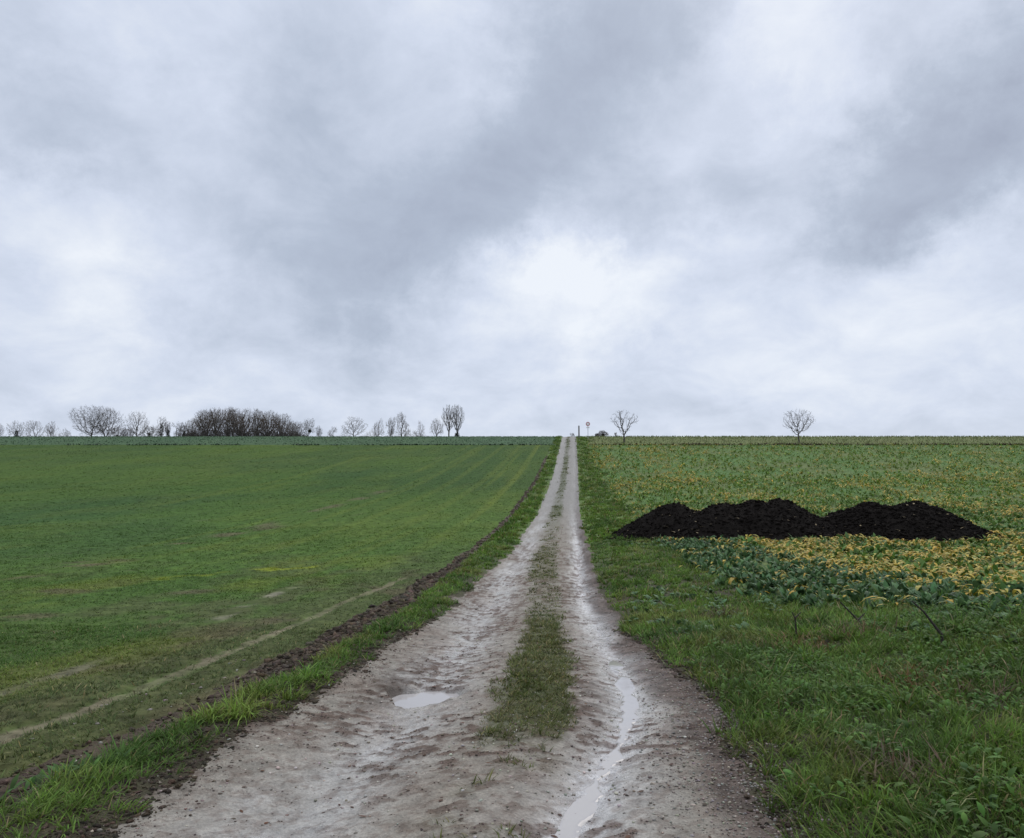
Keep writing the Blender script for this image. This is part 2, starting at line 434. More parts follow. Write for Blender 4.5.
# ------------------------------------------------------------------ the land itself: one grid, cut along the zones
vs = [-9, -6, -3.5, -1.5, 0, .9, 1.6, 2.1, 2.4]
while vs[-1] < 900:
    d = vs[-1]
    vs.append(d + min(max(.0135, .00062 * d * d) if d < 60 else .00045 * d * d, 45))
vs = np.array(vs)
us = list(np.arange(-1.9, 1.95, .0165))
s = .0165; lo = us[0]; hi = us[-1]; Ls = []; Hs = []
while lo > -620:
    s = min(s * 1.035, 40) if lo < -4.6 else min(s * 1.02, .035)
    lo -= s; Ls.append(lo)
s = .0165
while hi < 620:
    s = min(s * 1.035, 40) if hi > 6 else min(s * 1.02, .035)
    hi += s; Hs.append(hi)
us = np.array(Ls[::-1] + us + Hs)
U, V = np.meshgrid(us, vs)
nv, nu = U.shape
Z = land(U, V)
X = U + xc(V)
GV = np.stack([X, V, Z], 2).reshape(-1, 3)
uc = (U[:-1, :-1] + U[1:, 1:]) / 2; vc = (V[:-1, :-1] + V[1:, 1:]) / 2
zone = np.full(uc.shape, 1)                                     # verge
zone[(uc > left_edge(uc, vc)) & (uc < right_edge(uc, vc))] = 0  # track
zone[furrow_mask(uc, vc) > .35] = 2
zone[(uc < -2.62) & (zone == 1)] = 3
cf = (uc > crop_edge(vc) + .5 * (fbm(uc * 2, vc * 2, 195, 3) - .5)) & (vc > crop_front(uc))
zone[cf & (zone == 1)] = 4
far = (vc > VB + .8 * (fbm(uc * .5, vc * 0, 197, 3) - .5))
zone[far & (uc < -2.0)] = 5
zone[far & (uc > 3.0)] = 6
def zone_mesh(k, name, m, colf, wetf=None):
    jj, ii = np.nonzero(zone == k)
    f = np.stack([jj * nu + ii, jj * nu + ii + 1, (jj + 1) * nu + ii + 1, (jj + 1) * nu + ii], 1)
    used, inv = np.unique(f, return_inverse=True)
    uu = U.reshape(-1)[used]; vv = V.reshape(-1)[used]
    o = mesh_obj(name, GV[used], inv.reshape(-1, 4), np.full(len(f), 4), m, col=colf(uu, vv), wet=None if wetf is None else wetf(uu, vv), smooth_=True)
    return prop(o, kind='structure')
zone_mesh(0, 'dirt_track', M_track, track_col, track_wet)
zone_mesh(1, 'verge_ground', M_soil, lambda u, v: lerp(verge_col(u, v) * .85, SOIL_D * 1.1, .15 + .75 * (1 - smooth(12, 32, v))))
zone_mesh(2, 'furrow_ground', M_soil, lambda u, v: lerp(SOIL_D, SOIL * 1.15, fbm(u * 4, v * 4, 201, 3)))
zone_mesh(3, 'wheat_field', M_field, lambda u, v: lerp(wheat_col(u, v), np.array([.070, .056, .030]), .42 * (1 - smooth(6, 18, v)) * (1 - polyline_mask(u, v, L_pale, .2))))
zone_mesh(4, 'crop_field', M_field, crop_ground)
zone_mesh(5, 'far_field', M_far, lambda u, v: lerp([.060, .100, .054], [.068, .106, .052], fbm(u * .3, v * .1, 203, 3)))
zone_mesh(6, 'meadow', M_far, lambda u, v: lerp([.105, .135, .048], [.125, .128, .056], fbm(u * .2, v * .3, 205, 3)))

# water lying in the wheel tracks
def water_mesh(name, level, mask, m):
    lv = level(U, V)
    ok = (lv > Z - .004) & mask(U, V)
    q = ok[:-1, :-1] | ok[1:, :-1] | ok[:-1, 1:] | ok[1:, 1:]
    jj, ii = np.nonzero(q & mask(uc, vc))
    f = np.stack([jj * nu + ii, jj * nu + ii + 1, (jj + 1) * nu + ii + 1, (jj + 1) * nu + ii], 1)
    used, inv = np.unique(f, return_inverse=True)
    W = GV[used].copy(); W[:, 2] = lv.reshape(-1)[used]
    o = mesh_obj(name, W, inv.reshape(-1, 4), np.full(len(f), 4), m, smooth_=True)
    return prop(o, kind='structure')
m_w, nt, b = mat_new('muddy_water')
b.inputs['Base Color'].default_value = (.36, .335, .315, 1); b.inputs['Roughness'].default_value = .04
b.inputs['IOR'].default_value = 1.36
nz = noise(nt, 14, 2, .5); bp = N(nt, 'ShaderNodeBump'); bp.inputs['Distance'].default_value = .0012
nt.links.new(nz.outputs[0], bp.inputs['Height']); nt.links.new(bp.outputs[0], b.inputs['Normal'])
water_mesh('puddle', lambda u, v: u * 0 + PUD_Z, lambda u, v: pud_r(u, v) < 1.25, m_w)
water_mesh('runnel', runnel_level, lambda u, v: (runnel_off(u, v) < .32) & (v > 2.6) & (v < 10), m_w)

# ------------------------------------------------------------------ grass and seedlings
GR = (.85, 1.0, .72, .06)
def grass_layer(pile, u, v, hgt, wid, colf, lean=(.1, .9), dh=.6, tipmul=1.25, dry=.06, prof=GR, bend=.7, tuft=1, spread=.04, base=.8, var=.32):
    n0 = len(u)
    if not n0: return
    hk = (.45 + 1.1 * fbm(u * 3.2, v * 3.2, 211, 3)) * (.6 + .8 * rng.random(n0))
    ck = .62 + .76 * rng.random(n0)
    if tuft == 1: hk = hk / (.6 + .8 * rng.random(n0)); ck = np.ones(n0)
    u, v, hk, ck = (np.repeat(a_, tuft) for a_ in (u, v, hk, ck))
    n = len(u)
    az = 6.283 * rng.random(n)
    if tuft > 1:
        rr = spread * np.sqrt(rng.random(n)); u = u + np.cos(az) * rr; v = v + np.sin(az) * rr
        az = az + rng.normal(0, .7, n)
        lay = 6.283 * vn(u * .7, v * .7, 217) * 1.5        # the way the wind and rain laid it
        s_ = rng.random(n) < .35; az[s_] = lay[s_] + rng.normal(0, .5, int(s_.sum()))
    P = to_world(u, v, -.008)
    L = hgt * (.55 + dh * rng.random(n)) * hk
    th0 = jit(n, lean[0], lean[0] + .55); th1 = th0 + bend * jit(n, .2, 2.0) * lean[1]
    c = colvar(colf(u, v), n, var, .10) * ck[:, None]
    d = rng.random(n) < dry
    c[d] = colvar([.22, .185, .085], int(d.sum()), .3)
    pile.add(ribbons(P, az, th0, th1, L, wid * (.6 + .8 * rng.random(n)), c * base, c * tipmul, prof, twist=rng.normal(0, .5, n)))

# grass on both verges
pl = Pile()
def verge_l(u, v):
    e = left_edge(u, v) + .10 * (rng.random(len(u)) - .8)
    worn = smooth(.0, .30, e - u + .35 * (fbm(u * 3, v * 3, 219, 3) - .5))      # thin where wheels clip it
    return (u < e) & (rng.random(len(u)) < .15 + .85 * worn) & (furrow_mask(u, v) < .35) & (u > -2.38 - .12 * rng.random(len(u)) - .15 * (fbm(u * 0, v * .9, 220, 3) - .5))
def verge_r(u, v):
    e = right_edge(u, v) + .20 * (rng.random(len(u)) - .5) + .10
    front = crop_front(u)
    incrop = (u > crop_edge(v)) & (v > front)
    return (u > e) & (~incrop | (rng.random(len(u)) < .35))
for v0, v1, dn, h, w, sp in ((2.3, 6, 330, .105, .0062, .05), (6, 10, 220, .105, .0085, .055), (10, 16, 125, .11, .013, .06), (16, 28, 52, .12, .022, .08), (28, 50, 16, .15, .036, .12), (50, 90, 7, .20, .034, .2), (90, 138, 3, .22, .06, .3)):
    u, v = sample(v0, v1, dn, -2.7, -1.0); k = verge_l(u, v)
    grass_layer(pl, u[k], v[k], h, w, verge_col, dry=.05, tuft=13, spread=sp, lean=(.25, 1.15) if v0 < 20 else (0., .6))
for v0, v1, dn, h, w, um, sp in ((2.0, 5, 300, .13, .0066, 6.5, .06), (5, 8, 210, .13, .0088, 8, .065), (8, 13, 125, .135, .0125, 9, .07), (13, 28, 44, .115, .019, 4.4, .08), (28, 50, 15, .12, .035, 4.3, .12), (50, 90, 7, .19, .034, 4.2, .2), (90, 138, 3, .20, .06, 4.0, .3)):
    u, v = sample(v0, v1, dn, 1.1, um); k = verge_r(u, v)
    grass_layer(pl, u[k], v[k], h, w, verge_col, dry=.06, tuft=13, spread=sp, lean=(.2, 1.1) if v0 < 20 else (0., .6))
# rank tufts here and there
tu, tv = sample(5.5, 22, 1.4, -2.3, -1.9)
grass_layer(pl, tu, tv, .22, .009, lambda u, v: verge_col(u, v) * np.array([.95, 1.1, .9]), lean=(.15, 1.0), dry=.06, bend=1.2, tuft=42, spread=.07)
tu, tv = sample(2.3, 13, 1.6, 2.1, 8)
k = verge_r(tu, tv)
grass_layer(pl, tu[k], tv[k], .24, .008, lambda u, v: verge_col(u, v) * np.array([1.1, 1.15, .9]), lean=(.2, 1.0), dry=.15, bend=1.2, tuft=46, spread=.09)
prop(pl.build('verge_grass', M_grass), 'rough wet grass on both verges of the track', 'grass', kind='stuff')

# low growth between the wheel tracks
pl = Pile()
for v0, v1, dn, h, w, sp in ((2.4, 7, 560, .055, .006, .035), (7, 12, 380, .06, .009, .04), (12, 20, 150, .06, .014, .06), (20, 34, 56, .07, .024, .08), (34, 60, 13, .08, .045, .15), (60, 135, 4, .09, .085, .25)):
    u, v = sample(v0, v1, dn, -.85, .85)
    k = rng.random(len(u)) < (strip_mask(u, v) * 1.15 - .10) * smooth(.25, .52, fbm(u * 5, v * 4, 225, 3) + .12)
    grass_layer(pl, u[k], v[k], h, w, lambda u, v: lerp([.066, .088, .022], [.105, .105, .036], fbm(u * 2, v * 1.5, 221, 3)), lean=(.4, 1), dry=.10, tuft=10, spread=sp)
prop(pl.build('track_grass', M_grass), 'low olive grass and moss between the two wheel tracks', 'grass', kind='stuff')

# young wheat
pl = Pile()
def wheat_ok(u, v):
    keep = np.ones(len(u))
    for L, w in ((L_pale, .13), (L_pale2, .10), (L_pale3, .2)): keep *= 1 - .85 * polyline_mask(u, v, L, w)
    near = 1 - smooth(10, 25, v)
    keep *= 1 - near * (.45 * smooth(.48, .66, fbm(u * .9 + 5, v * .5, 137, 4)) + .35 * (1 - smooth(3.6, 4.6, -u)))
    keep *= .35 + .65 * smooth(-.3, .5, np.cos(u * 2 * math.pi / .145)) * near + .65 * (1 - near)
    return (rng.random(len(u)) < keep) & (furrow_mask(u, v) < .3)
for v0, v1, dn, h, w, ul in ((2.5, 7, 1500, .058, .0062, -9), (7, 12, 820, .06, .009, -14), (12, 20, 300, .062, .014, -20), (20, 36, 80, .065, .022, -34), (36, 70, 18, .065, .038, -58), (70, 113, 5, .07, .06, -88)):
    u, v = sample(v0, v1, dn, ul, -2.55); k = wheat_ok(u, v)
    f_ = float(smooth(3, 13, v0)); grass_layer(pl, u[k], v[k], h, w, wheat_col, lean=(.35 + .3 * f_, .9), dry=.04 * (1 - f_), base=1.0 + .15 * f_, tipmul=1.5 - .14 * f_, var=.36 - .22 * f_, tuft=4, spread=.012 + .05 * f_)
prop(pl.build('wheat_seedlings', M_grass), 'short green winter wheat covering the left field', 'wheat', kind='stuff')

# ------------------------------------------------------------------ manure heaps
HEAPS = [
    ('low wide black manure heap with three humps nearest the track',
     [(6.45, 31.2, 1.12, .58), (8.05, 29.6, 1.16, .60), (9.1, 29.2, 1.17, .60), (10.3, 29.3, 1.20, .62), (7.4, 28.4, .62, .5), (9.6, 28.0, .66, .5)]),
    ('twin-humped black manure heap farther from the track',
     [(13.75, 29.0, 1.18, .62), (12.95, 28.7, .84, .55), (14.8, 28.5, 1.06, .60), (15.2, 28.2, 1.16, .70), (15.4, 27.5, .55, .65), (14.5, 27.4, .62, .5)]),
]
def heap_h(x, y, humps):
    z = np.full(np.shape(x), -9.)
    for (hx, hy, hh, sl) in humps:
        hx, hy = hx * .945 + .24, hy - 1.5
        d = np.sqrt((x - hx) ** 2 + ((y - hy) * .8) ** 2 + .16)
        k = hh - sl * (d - .4)
        z = np.maximum(z, k) + .08 * np.exp(-np.abs(z - k) / .10) * (z > -5)
    z = z + (fbm(x * 1.1, y * 1.1, 241, 4) - .5) * .34 + (fbm(x * 5, y * 5, 243, 4) - .5) * .13
    return z
def in_heap(x, y, lim=.02):
    k = np.zeros(np.shape(x), bool)
    for _, hu in HEAPS: k |= heap_h(x, y, hu) > lim
    return k
m_h, nt, b = mat_new('black_manure')
b.inputs['Base Color'].default_value = (.010, .0085, .0075, 1); b.inputs['Roughness'].default_value = .9; b.inputs['Specular IOR Level'].default_value = .03
nz = noise(nt, 9, 8, .7); bp = N(nt, 'ShaderNodeBump'); bp.inputs['Distance'].default_value = .10; bp.inputs['Strength'].default_value = .9
nt.links.new(nz.outputs[0], bp.inputs['Height']); nt.links.new(bp.outputs[0], b.inputs['Normal'])
cr = N(nt, 'ShaderNodeValToRGB'); nz2 = noise(nt, 4, 6, .7)
cr.color_ramp.elements[0].color = (.003, .0028, .0026, 1); cr.color_ramp.elements[1].color = (.014, .011, .009, 1)
nt.links.new(nz2.outputs[0], cr.inputs[0]); nt.links.new(cr.outputs[0], b.inputs['Base Color'])
m_straw = plain_material('straw', (.16, .12, .06), .8)

ICO_V = None
def ico():
    global ICO_V, ICO_F
    t = (1 + 5 ** .5) / 2
    v = np.array([[-1, t, 0], [1, t, 0], [-1, -t, 0], [1, -t, 0], [0, -1, t], [0, 1, t], [0, -1, -t], [0, 1, -t], [t, 0, -1], [t, 0, 1], [-t, 0, -1], [-t, 0, 1]], float)
    ICO_V = v / np.linalg.norm(v[0])
    ICO_F = np.array([[0, 11, 5], [0, 5, 1], [0, 1, 7], [0, 7, 10], [0, 10, 11], [1, 5, 9], [5, 11, 4], [11, 10, 2], [10, 7, 6], [7, 1, 8],
                      [3, 9, 4], [3, 4, 2], [3, 2, 6], [3, 6, 8], [3, 8, 9], [4, 9, 5], [2, 4, 11], [6, 2, 10], [8, 6, 7], [9, 8, 1]])
ico()
def lumps(P, size, col, flat=.65, rough=.35):
    n = len(P)
    k = ICO_V[None] * (1 + rough * (rng.random((n, 12, 1)) * 2 - 1))
    sc = size[:, None, None] * np.stack([jit(n, .7, 1.3), jit(n, .7, 1.3), flat * jit(n, .7, 1.2)], 1)[:, None, :]
    a = rng.random(n) * 2 * np.pi; ca, sa = np.cos(a)[:, None], np.sin(a)[:, None]
    k = k * sc
    k = np.stack([k[..., 0] * ca - k[..., 1] * sa, k[..., 0] * sa + k[..., 1] * ca, k[..., 2]], 2)
    Vv = P[:, None, :] + k
    F = (np.arange(n) * 12)[:, None, None] + ICO_F[None]
    return Vv.reshape(-1, 3), F.reshape(-1, 3), np.repeat(col[:, None, :], 12, 1).reshape(-1, 3)

for lab, hu in HEAPS:
    xs = np.arange(min(h[0] for h in hu) - 3.2, max(h[0] for h in hu) + 3.4, .07)
    ys = np.arange(min(h[1] for h in hu) - 4.2, max(h[1] for h in hu) + 4.0, .07)
    XX, YY = np.meshgrid(xs, ys)
    hh = heap_h(XX, YY, hu)
    ZZ = base_h(XX - xc(YY), YY) + np.maximum(hh, -.12)
    ny, nx = XX.shape
    hc = np.maximum.reduce([hh[:-1, :-1], hh[1:, :-1], hh[:-1, 1:], hh[1:, 1:]])
    jj, ii = np.nonzero(hc > -.05)
    f = np.stack([jj * nx + ii, jj * nx + ii + 1, (jj + 1) * nx + ii + 1, (jj + 1) * nx + ii], 1)
    used, inv = np.unique(f, return_inverse=True)
    body = np.stack([XX, YY, ZZ], 2).reshape(-1, 3)[used]
    bf = inv.reshape(-1, 4)
    # clods on its surface and a little straw
    n = 7000
    q = rng.integers(0, len(body), n)
    lv, lf, _ = lumps(body[q], .015 + .055 * rng.random(n) ** 3, np.zeros((n, 3)), .85, .45)
    sj, si = np.nonzero((hh > -.45) & (hh < .02))
    q = rng.integers(0, len(sj), 900)
    sp_ = np.stack([XX[sj[q], si[q]], YY[sj[q], si[q]], base_h(XX[sj[q], si[q]] - xc(YY[sj[q], si[q]]), YY[sj[q], si[q]]) + .01], 1)
    l2, f2, _ = lumps(sp_, .02 + .05 * rng.random(900) ** 2, np.zeros((900, 3)), .8, .45)
    lf = np.concatenate([lf, f2 + len(lv)]); lv = np.concatenate([lv, l2])
    n2 = 120
    q = rng.integers(0, len(body), n2)
    sv, sf, _ = ribbons(body[q] + [0, 0, .03], rng.random(n2) * 6.28, jit(n2, 1.0, 1.5), jit(n2, 1.5, 1.9), jit(n2, .08, .22), jit(n2, .02, .07), np.zeros((n2, 3)), np.zeros((n2, 3)), (1, 1, .8))
    allv = np.concatenate([body, lv, sv])
    flat = np.concatenate([bf.ravel(), (lf + len(body)).ravel(), (sf + len(body) + len(lv)).ravel()])
    sizes = np.concatenate([np.full(len(bf), 4), np.full(len(lf), 3), np.full(len(sf), 4)])
    mi = np.concatenate([np.zeros(len(bf)), np.zeros(len(lf)), np.ones(len(sf))])
    o = mesh_obj('manure_heap', allv, flat, sizes, [m_h, m_straw], smooth_=False, mat_idx=mi)
    prop(o, lab, 'manure heap', 'black manure heaps in the crop field')

# ------------------------------------------------------------------ cover crop
LEAF = (.25, .8, 1.0, .75, .1)
pl = Pile()
BLUE = np.array([.064, .116, .048]); GRN = np.array([.084, .145, .030]); YEL = np.array([.46, .285, .030]); YEL2 = np.array([.34, .29, .07])
def crop_plants(u, v, nl, size, arch):
    x = u + xc(v)
    k = ~in_heap(x, v, .08) & (u > crop_edge(v) + .5 * (rng.random(len(u)) - .5)) & (v > crop_front(u) - 1.4 * rng.random(len(u)) ** 2 + 1.2 * (fbm(u * 1.2, v * 1.2, 175, 3) - .5))
    u, v = u[k], v[k]
    n = len(u)
    if not n: return
    ysh = yellow_share(u, v)
    bl = smooth(.46, .66, fbm(u * .22 + 8, v * .12, 231, 3)) * (.6 - .35 * smooth(24, 34, v)) + .95 * ((u < 7.3 - .12 * (v - 12)) & (v < 28))
    bl = np.clip(bl, 0, 1)
    U2 = np.repeat(u, nl) + rng.normal(0, .03 + .05 * size, n * nl); V2 = np.repeat(v, nl) + rng.normal(0, .03 + .05 * size, n * nl)
    m = n * nl
    P = to_world(U2, V2, 0)
    py = np.repeat(rng.random(n) < ysh, nl)
    isy = (py & (rng.random(m) < .75)) | (rng.random(m) < .06)
    c = lerp(GRN, BLUE, np.repeat(bl, nl)); fr = np.repeat(smooth(30, 55, v), nl)[:, None]
    c = colvar(c * (1 + fr * np.array([.50, .32, .15])), m, .5, .10)
    cy = colvar(lerp(YEL, YEL2, rng.random(m)), m, .3, .08)
    c = np.where(isy[:, None], cy, c)
    sz = np.repeat(size * jit(n, .6, 1.35), nl) * np.where(py, 1.18, 1)
    L = sz * jit(m, .5, 1.15) * np.where(isy, 1.55, .95)
    az = rng.random(m) * 6.283
    th0 = jit(m, .1, .55); th1 = np.where(isy, jit(m, 2.3, 3.0) if arch else jit(m, 1.7, 2.6), jit(m, .7, 2.0))
    W = L * np.where(isy, jit(m, .09, .19), jit(m, .22, .42))
    for sel, pr in ((isy, (.25, .3, .7, 1.0, .5, .15)), (~isy, (.10, .18, .85, 1.0, .70, .12))):
        if sel.any():
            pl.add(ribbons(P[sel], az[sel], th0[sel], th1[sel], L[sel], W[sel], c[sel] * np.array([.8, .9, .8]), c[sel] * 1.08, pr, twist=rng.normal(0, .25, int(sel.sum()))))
for v0, v1, dn, nl, sz, ulo, uhi in ((8, 18, 20, 13, .20, 3.5, 17), (18, 28.5, 16, 11, .215, 3.5, 27), (28.5, 45, 9.0, 8, .24, 3.2, 40), (45, 70, 5.5, 6, .27, 2.8, 56), (70, 113, 2.6, 5, .32, 2.6, 88)):
    u, v = sample(v0, v1, dn, ulo, uhi)
    crop_plants(u, v, nl, sz, v1 < 46)
# stray rape plants on the verge in front
su, sv = [], []
for (px, py, n, sd) in ((655, 545, 26, .5), (690, 590, 10, .5), (700, 625, 9, .35), (715, 632, 8, .3), (650, 600, 8, .4), (735, 605, 8, .5), (780, 612, 14, .5), (800, 600, 14, .5), (660, 615, 6, .3), (905, 618, 5, .2), (960, 622, 10, .4), (1005, 628, 10, .4)):
    a, b2 = uv_at(px, py); su += list(a + rng.normal(0, sd, n)); sv += list(b2 + rng.normal(0, sd * 1.3, n))
su = np.array(su); sv = np.array(sv)
m = len(su) * 9
U2 = np.repeat(su, 9) + rng.normal(0, .05, m); V2 = np.repeat(sv, 9) + rng.normal(0, .05, m)
L = jit(m, .07, .17); c = colvar(BLUE * 1.15, m, .4)
pl.add(ribbons(to_world(U2, V2), rng.random(m) * 6.28, jit(m, .1, .6), jit(m, 1.2, 2.2), L, L * jit(m, .4, .65), c * .85, c * 1.1, (.10, .18, .85, 1, .7, .12)))
prop(pl.build('cover_crop', M_crop), 'leafy cover crop turning yellow in the right field', 'crop', kind='stuff')

# rows of crop on the far field and dark clumps along its near edge
pl = Pile()
u, v = sample(VB, 142, 4, -110, -1.9); n = len(u)
P = to_world(u, v); c = colvar([.060, .102, .056], n, .2)
pl.add(ribbons(P, rng.random(n) * 6.28, jit(n, .2, .6), jit(n, 1.2, 1.9), jit(n, .10, .22), jit(n, .08, .16), c, c * 1.1, (.4, 1, .8, .2)))
u, v = sample(VB - .4, VB + .5, 14, -110, -2.6); n = len(u)
k = rng.random(n) < smooth(.35, .6, fbm(u * .25, v * 0, 251, 3)) ; u, v = u[k], v[k]; n = len(u)
c = colvar([.030, .050, .030], n, .35)
pl.add(ribbons(to_world(u, v), rng.random(n) * 6.28, jit(n, .1, .6), jit(n, 1.0, 1.9), jit(n, .15, .38), jit(n, .12, .25), c, c * 1.1, (.4, 1, .8, .2)))
prop(pl.build('far_crop', M_crop), 'bluish green crop on the brow beyond the wheat', 'crop', kind='stuff')
pl = Pile()
u, v = sample(VB - .3, 142, 3, 3.2, 110); n = len(u)
c = colvar(lerp([.098, .140, .050], [.135, .135, .06], rng.random(n)), n, .3)
pl.add(ribbons(to_world(u, v), rng.random(n) * 6.28, jit(n, .1, .5), jit(n, .6, 1.5), jit(n, .18, .35), jit(n, .06, .12), c, c, GR))
u, v = sample(VB - .6, VB + .5, 30, 3.4, 110); n = len(u)
k = rng.random(n) < .35 + .65 * smooth(.3, .6, fbm(u * .2, v * 0, 253, 3)); u, v = u[k], v[k]; n = len(u)
c = colvar(lerp([.050, .036, .026], [.07, .055, .03], rng.random(n)), n, .3)
pl.add(ribbons(to_world(u, v), rng.random(n) * 6.28, jit(n, .1, .6), jit(n, .6, 1.6), jit(n, .2, .5), jit(n, .08, .2), c, c, GR))
prop(pl.build('meadow_grass', M_grass), 'pale rank grass and brown weeds along the right brow', 'grass', kind='stuff')

# broad-leaved weeds on the near right bank
pl = Pile()
u, v = sample(2.2, 9.5, 58, 1.75, 6.5)
k = (rng.random(len(u)) < smooth(.40, .62, fbm(u * .9 + 2, v * .9, 261, 3)) * smooth(1.7, 2.6, u) + .10); u, v = u[k], v[k]
nl = 9; n = len(u); m = n * nl
U2 = np.repeat(u, nl) + rng.normal(0, .05, m); V2 = np.repeat(v, nl) + rng.normal(0, .05, m)
L = jit(m, .028, .078); c = colvar(lerp([.082, .152, .030], [.058, .110, .026], np.repeat(rng.random(n), nl)), m, .4)
pl.add(ribbons(to_world(U2, V2, .03 + .07 * rng.random(m)), rng.random(m) * 6.28, jit(m, .2, .9), jit(m, 1.3, 2.2), L, L * jit(m, .35, .6), c * .85, c * 1.15, (.10, .5, 1, .85, .5, .05)))
for (px, py, n, sd) in ((66, 778, 46, .11), (100, 768, 16, .07), (20, 800, 16, .10)):
    a, b2 = uv_at(px, py); uu = a + rng.normal(0, sd, n); vv = b2 + rng.normal(0, sd, n)
    L = jit(n, .07, .14); c = colvar([.070, .130, .036], n, .4)
    pl.add(ribbons(to_world(uu, vv, .0), rng.random(n) * 6.28, jit(n, .1, .6), jit(n, 1.1, 2.3), L, L * jit(n, .14, .26), c * .85, c * 1.15, (.15, .5, .9, 1, .6, .05)))
# dead brown stems and leaves among them
for (px, py, n, sd, cc) in ((910, 685, 130, .16, [.15, .085, .04]), (800, 645, 180, .22, [.16, .11, .05]), (725, 618, 240, .22, [.085, .062, .036]), (860, 635, 140, .2, [.13, .095, .05]), (980, 700, 70, .15, [.11, .08, .045]), (905, 780, 150, .12, [.12, .095, .055])):
    a, b2 = uv_at(px, py); uu = a + rng.normal(0, sd, n); vv = b2 + rng.normal(0, sd * 1.2, n)
    c = colvar(cc, n, .4)
    pl.add(ribbons(to_world(uu, vv, .02), rng.random(n) * 6.28, jit(n, .2, 1.1), jit(n, .8, 2.0), jit(n, .08, .22), jit(n, .004, .014), c, c * 1.1, (.8, 1, 1, .8, .4, .2)))
prop(pl.build('weeds', M_grass), 'broad leaved weeds and dead stems on the right bank', 'weeds', kind='stuff')

# clods in the furrow, mud crumbs and stones on the track, fallen leaves
pl = Pile()
u, v = sample(2.5, 24, 700, -3.0, -2.2); k = rng.random(len(u)) < furrow_mask(u, v); u, v = u[k], v[k]; n = len(u)
pl.add(lumps(to_world(u, v, .004), .006 + .034 * rng.random(n) ** 4 * np.clip(v / 7, .8, 2.0), colvar(lerp(SOIL_D, SOIL * 1.2, rng.random(n)), n, .35), .75, .6))
u, v = sample(24, 95, 40, -3.0, -2.25); k = rng.random(len(u)) < furrow_mask(u, v); u, v = u[k], v[k]; n = len(u)
pl.add(lumps(to_world(u, v, .01), .025 + .05 * rng.random(n), colvar(lerp(SOIL_D, SOIL, rng.random(n)), n, .3), .6, .4))
for v0, v1, dn, big in ((2.4, 6, 3000, 1), (6, 10, 1500, 1.3), (10, 18, 450, 1.9)):
    u, v = sample(v0, v1, dn, -1.75, 1.85)
    mk = .002 + .75 * crumb(u, v) + .5 * smooth(.35, .0, np.minimum(right_edge(u, v) - u, u - left_edge(u, v)))
    k = rng.random(len(u)) < mk * (1 - .7 * gauss(u - wetline(v), .16)); u, v = u[k], v[k]; n = len(u)
    pl.add(lumps(to_world(u, v, .001), (.0020 + .008 * rng.random(n) ** 4) * big, colvar(lerp(MUD * .8, MUD * 2.2, rng.random(n)), n, .3), .38, .5))
for v0, v1, dn, big in ((2.4, 6, 2600, 1), (6, 12, 1000, 1.6)):
    u, v = sample(v0, v1, dn, -2.3, 2.2)
    o_ = np.maximum(left_edge(u, v) - u, u - right_edge(u, v))
    k = (rng.random(len(u)) < .9 * smooth(-.10, .02, o_) * (1 - smooth(.18, .5, o_))); u, v = u[k], v[k]; n = len(u)
    pl.add(lumps(to_world(u, v, .001), (.003 + .016 * rng.random(n) ** 3) * big, colvar(lerp(SOIL_D * .7, SOIL * 1.1, rng.random(n)), n, .35), .6, .5))
prop(pl.build('mud', M_soil), 'dark clods of soil in the furrow and crumbs of mud on the track', 'mud', kind='stuff')
pl = Pile()
u, v = sample(2.4, 9, 1500, .2, 1.9)
k = (rng.random(len(u)) < smooth(-.75, -.1, u - halfw(v)) * (1 - smooth(5.5, 8.5, v)) + .05); u, v = u[k], v[k]; n = len(u)
pl.add(lumps(to_world(u, v, .002), .0028 + .009 * rng.random(n) ** 2.5, colvar(lerp([.24, .215, .175], [.12, .10, .085], rng.random(n)), n, .3), .6, .3))
u, v = sample(2.4, 12, 75, -1.8, 1.5); n = len(u)
pl.add(lumps(to_world(u, v, .002), .003 + .011 * rng.random(n) ** 3, colvar(lerp([.40, .36, .30], [.18, .15, .12], rng.random(n)), n, .3), .6, .3))
u, v = sample(3, 9, 14, -3.6, -2.3); n = len(u)
pl.add(lumps(to_world(u, v, .006), .006 + .016 * rng.random(n) ** 2, colvar([.22, .19, .15], n, .3), .6, .3))
prop(pl.build('gravel', M_stone), 'small pale chalk and flint stones on the wet track', 'gravel', kind='stuff')
pl = Pile()
u, v = sample(2.4, 12, 7, -1.8, 1.8); n = len(u)
c = colvar(lerp([.11, .05, .028], [.06, .04, .028], rng.random(n)), n, .3)
pl.add(ribbons(to_world(u, v, .006), rng.random(n) * 6.28, jit(n, 1.3, 1.55), jit(n, 1.5, 1.9), jit(n, .02, .05), jit(n, .008, .024), c, c, (.2, .9, 1, .15)))
prop(pl.build('fallen_leaves', M_crop), 'brown dead leaves lying on the wet track', 'leaves', kind='stuff')

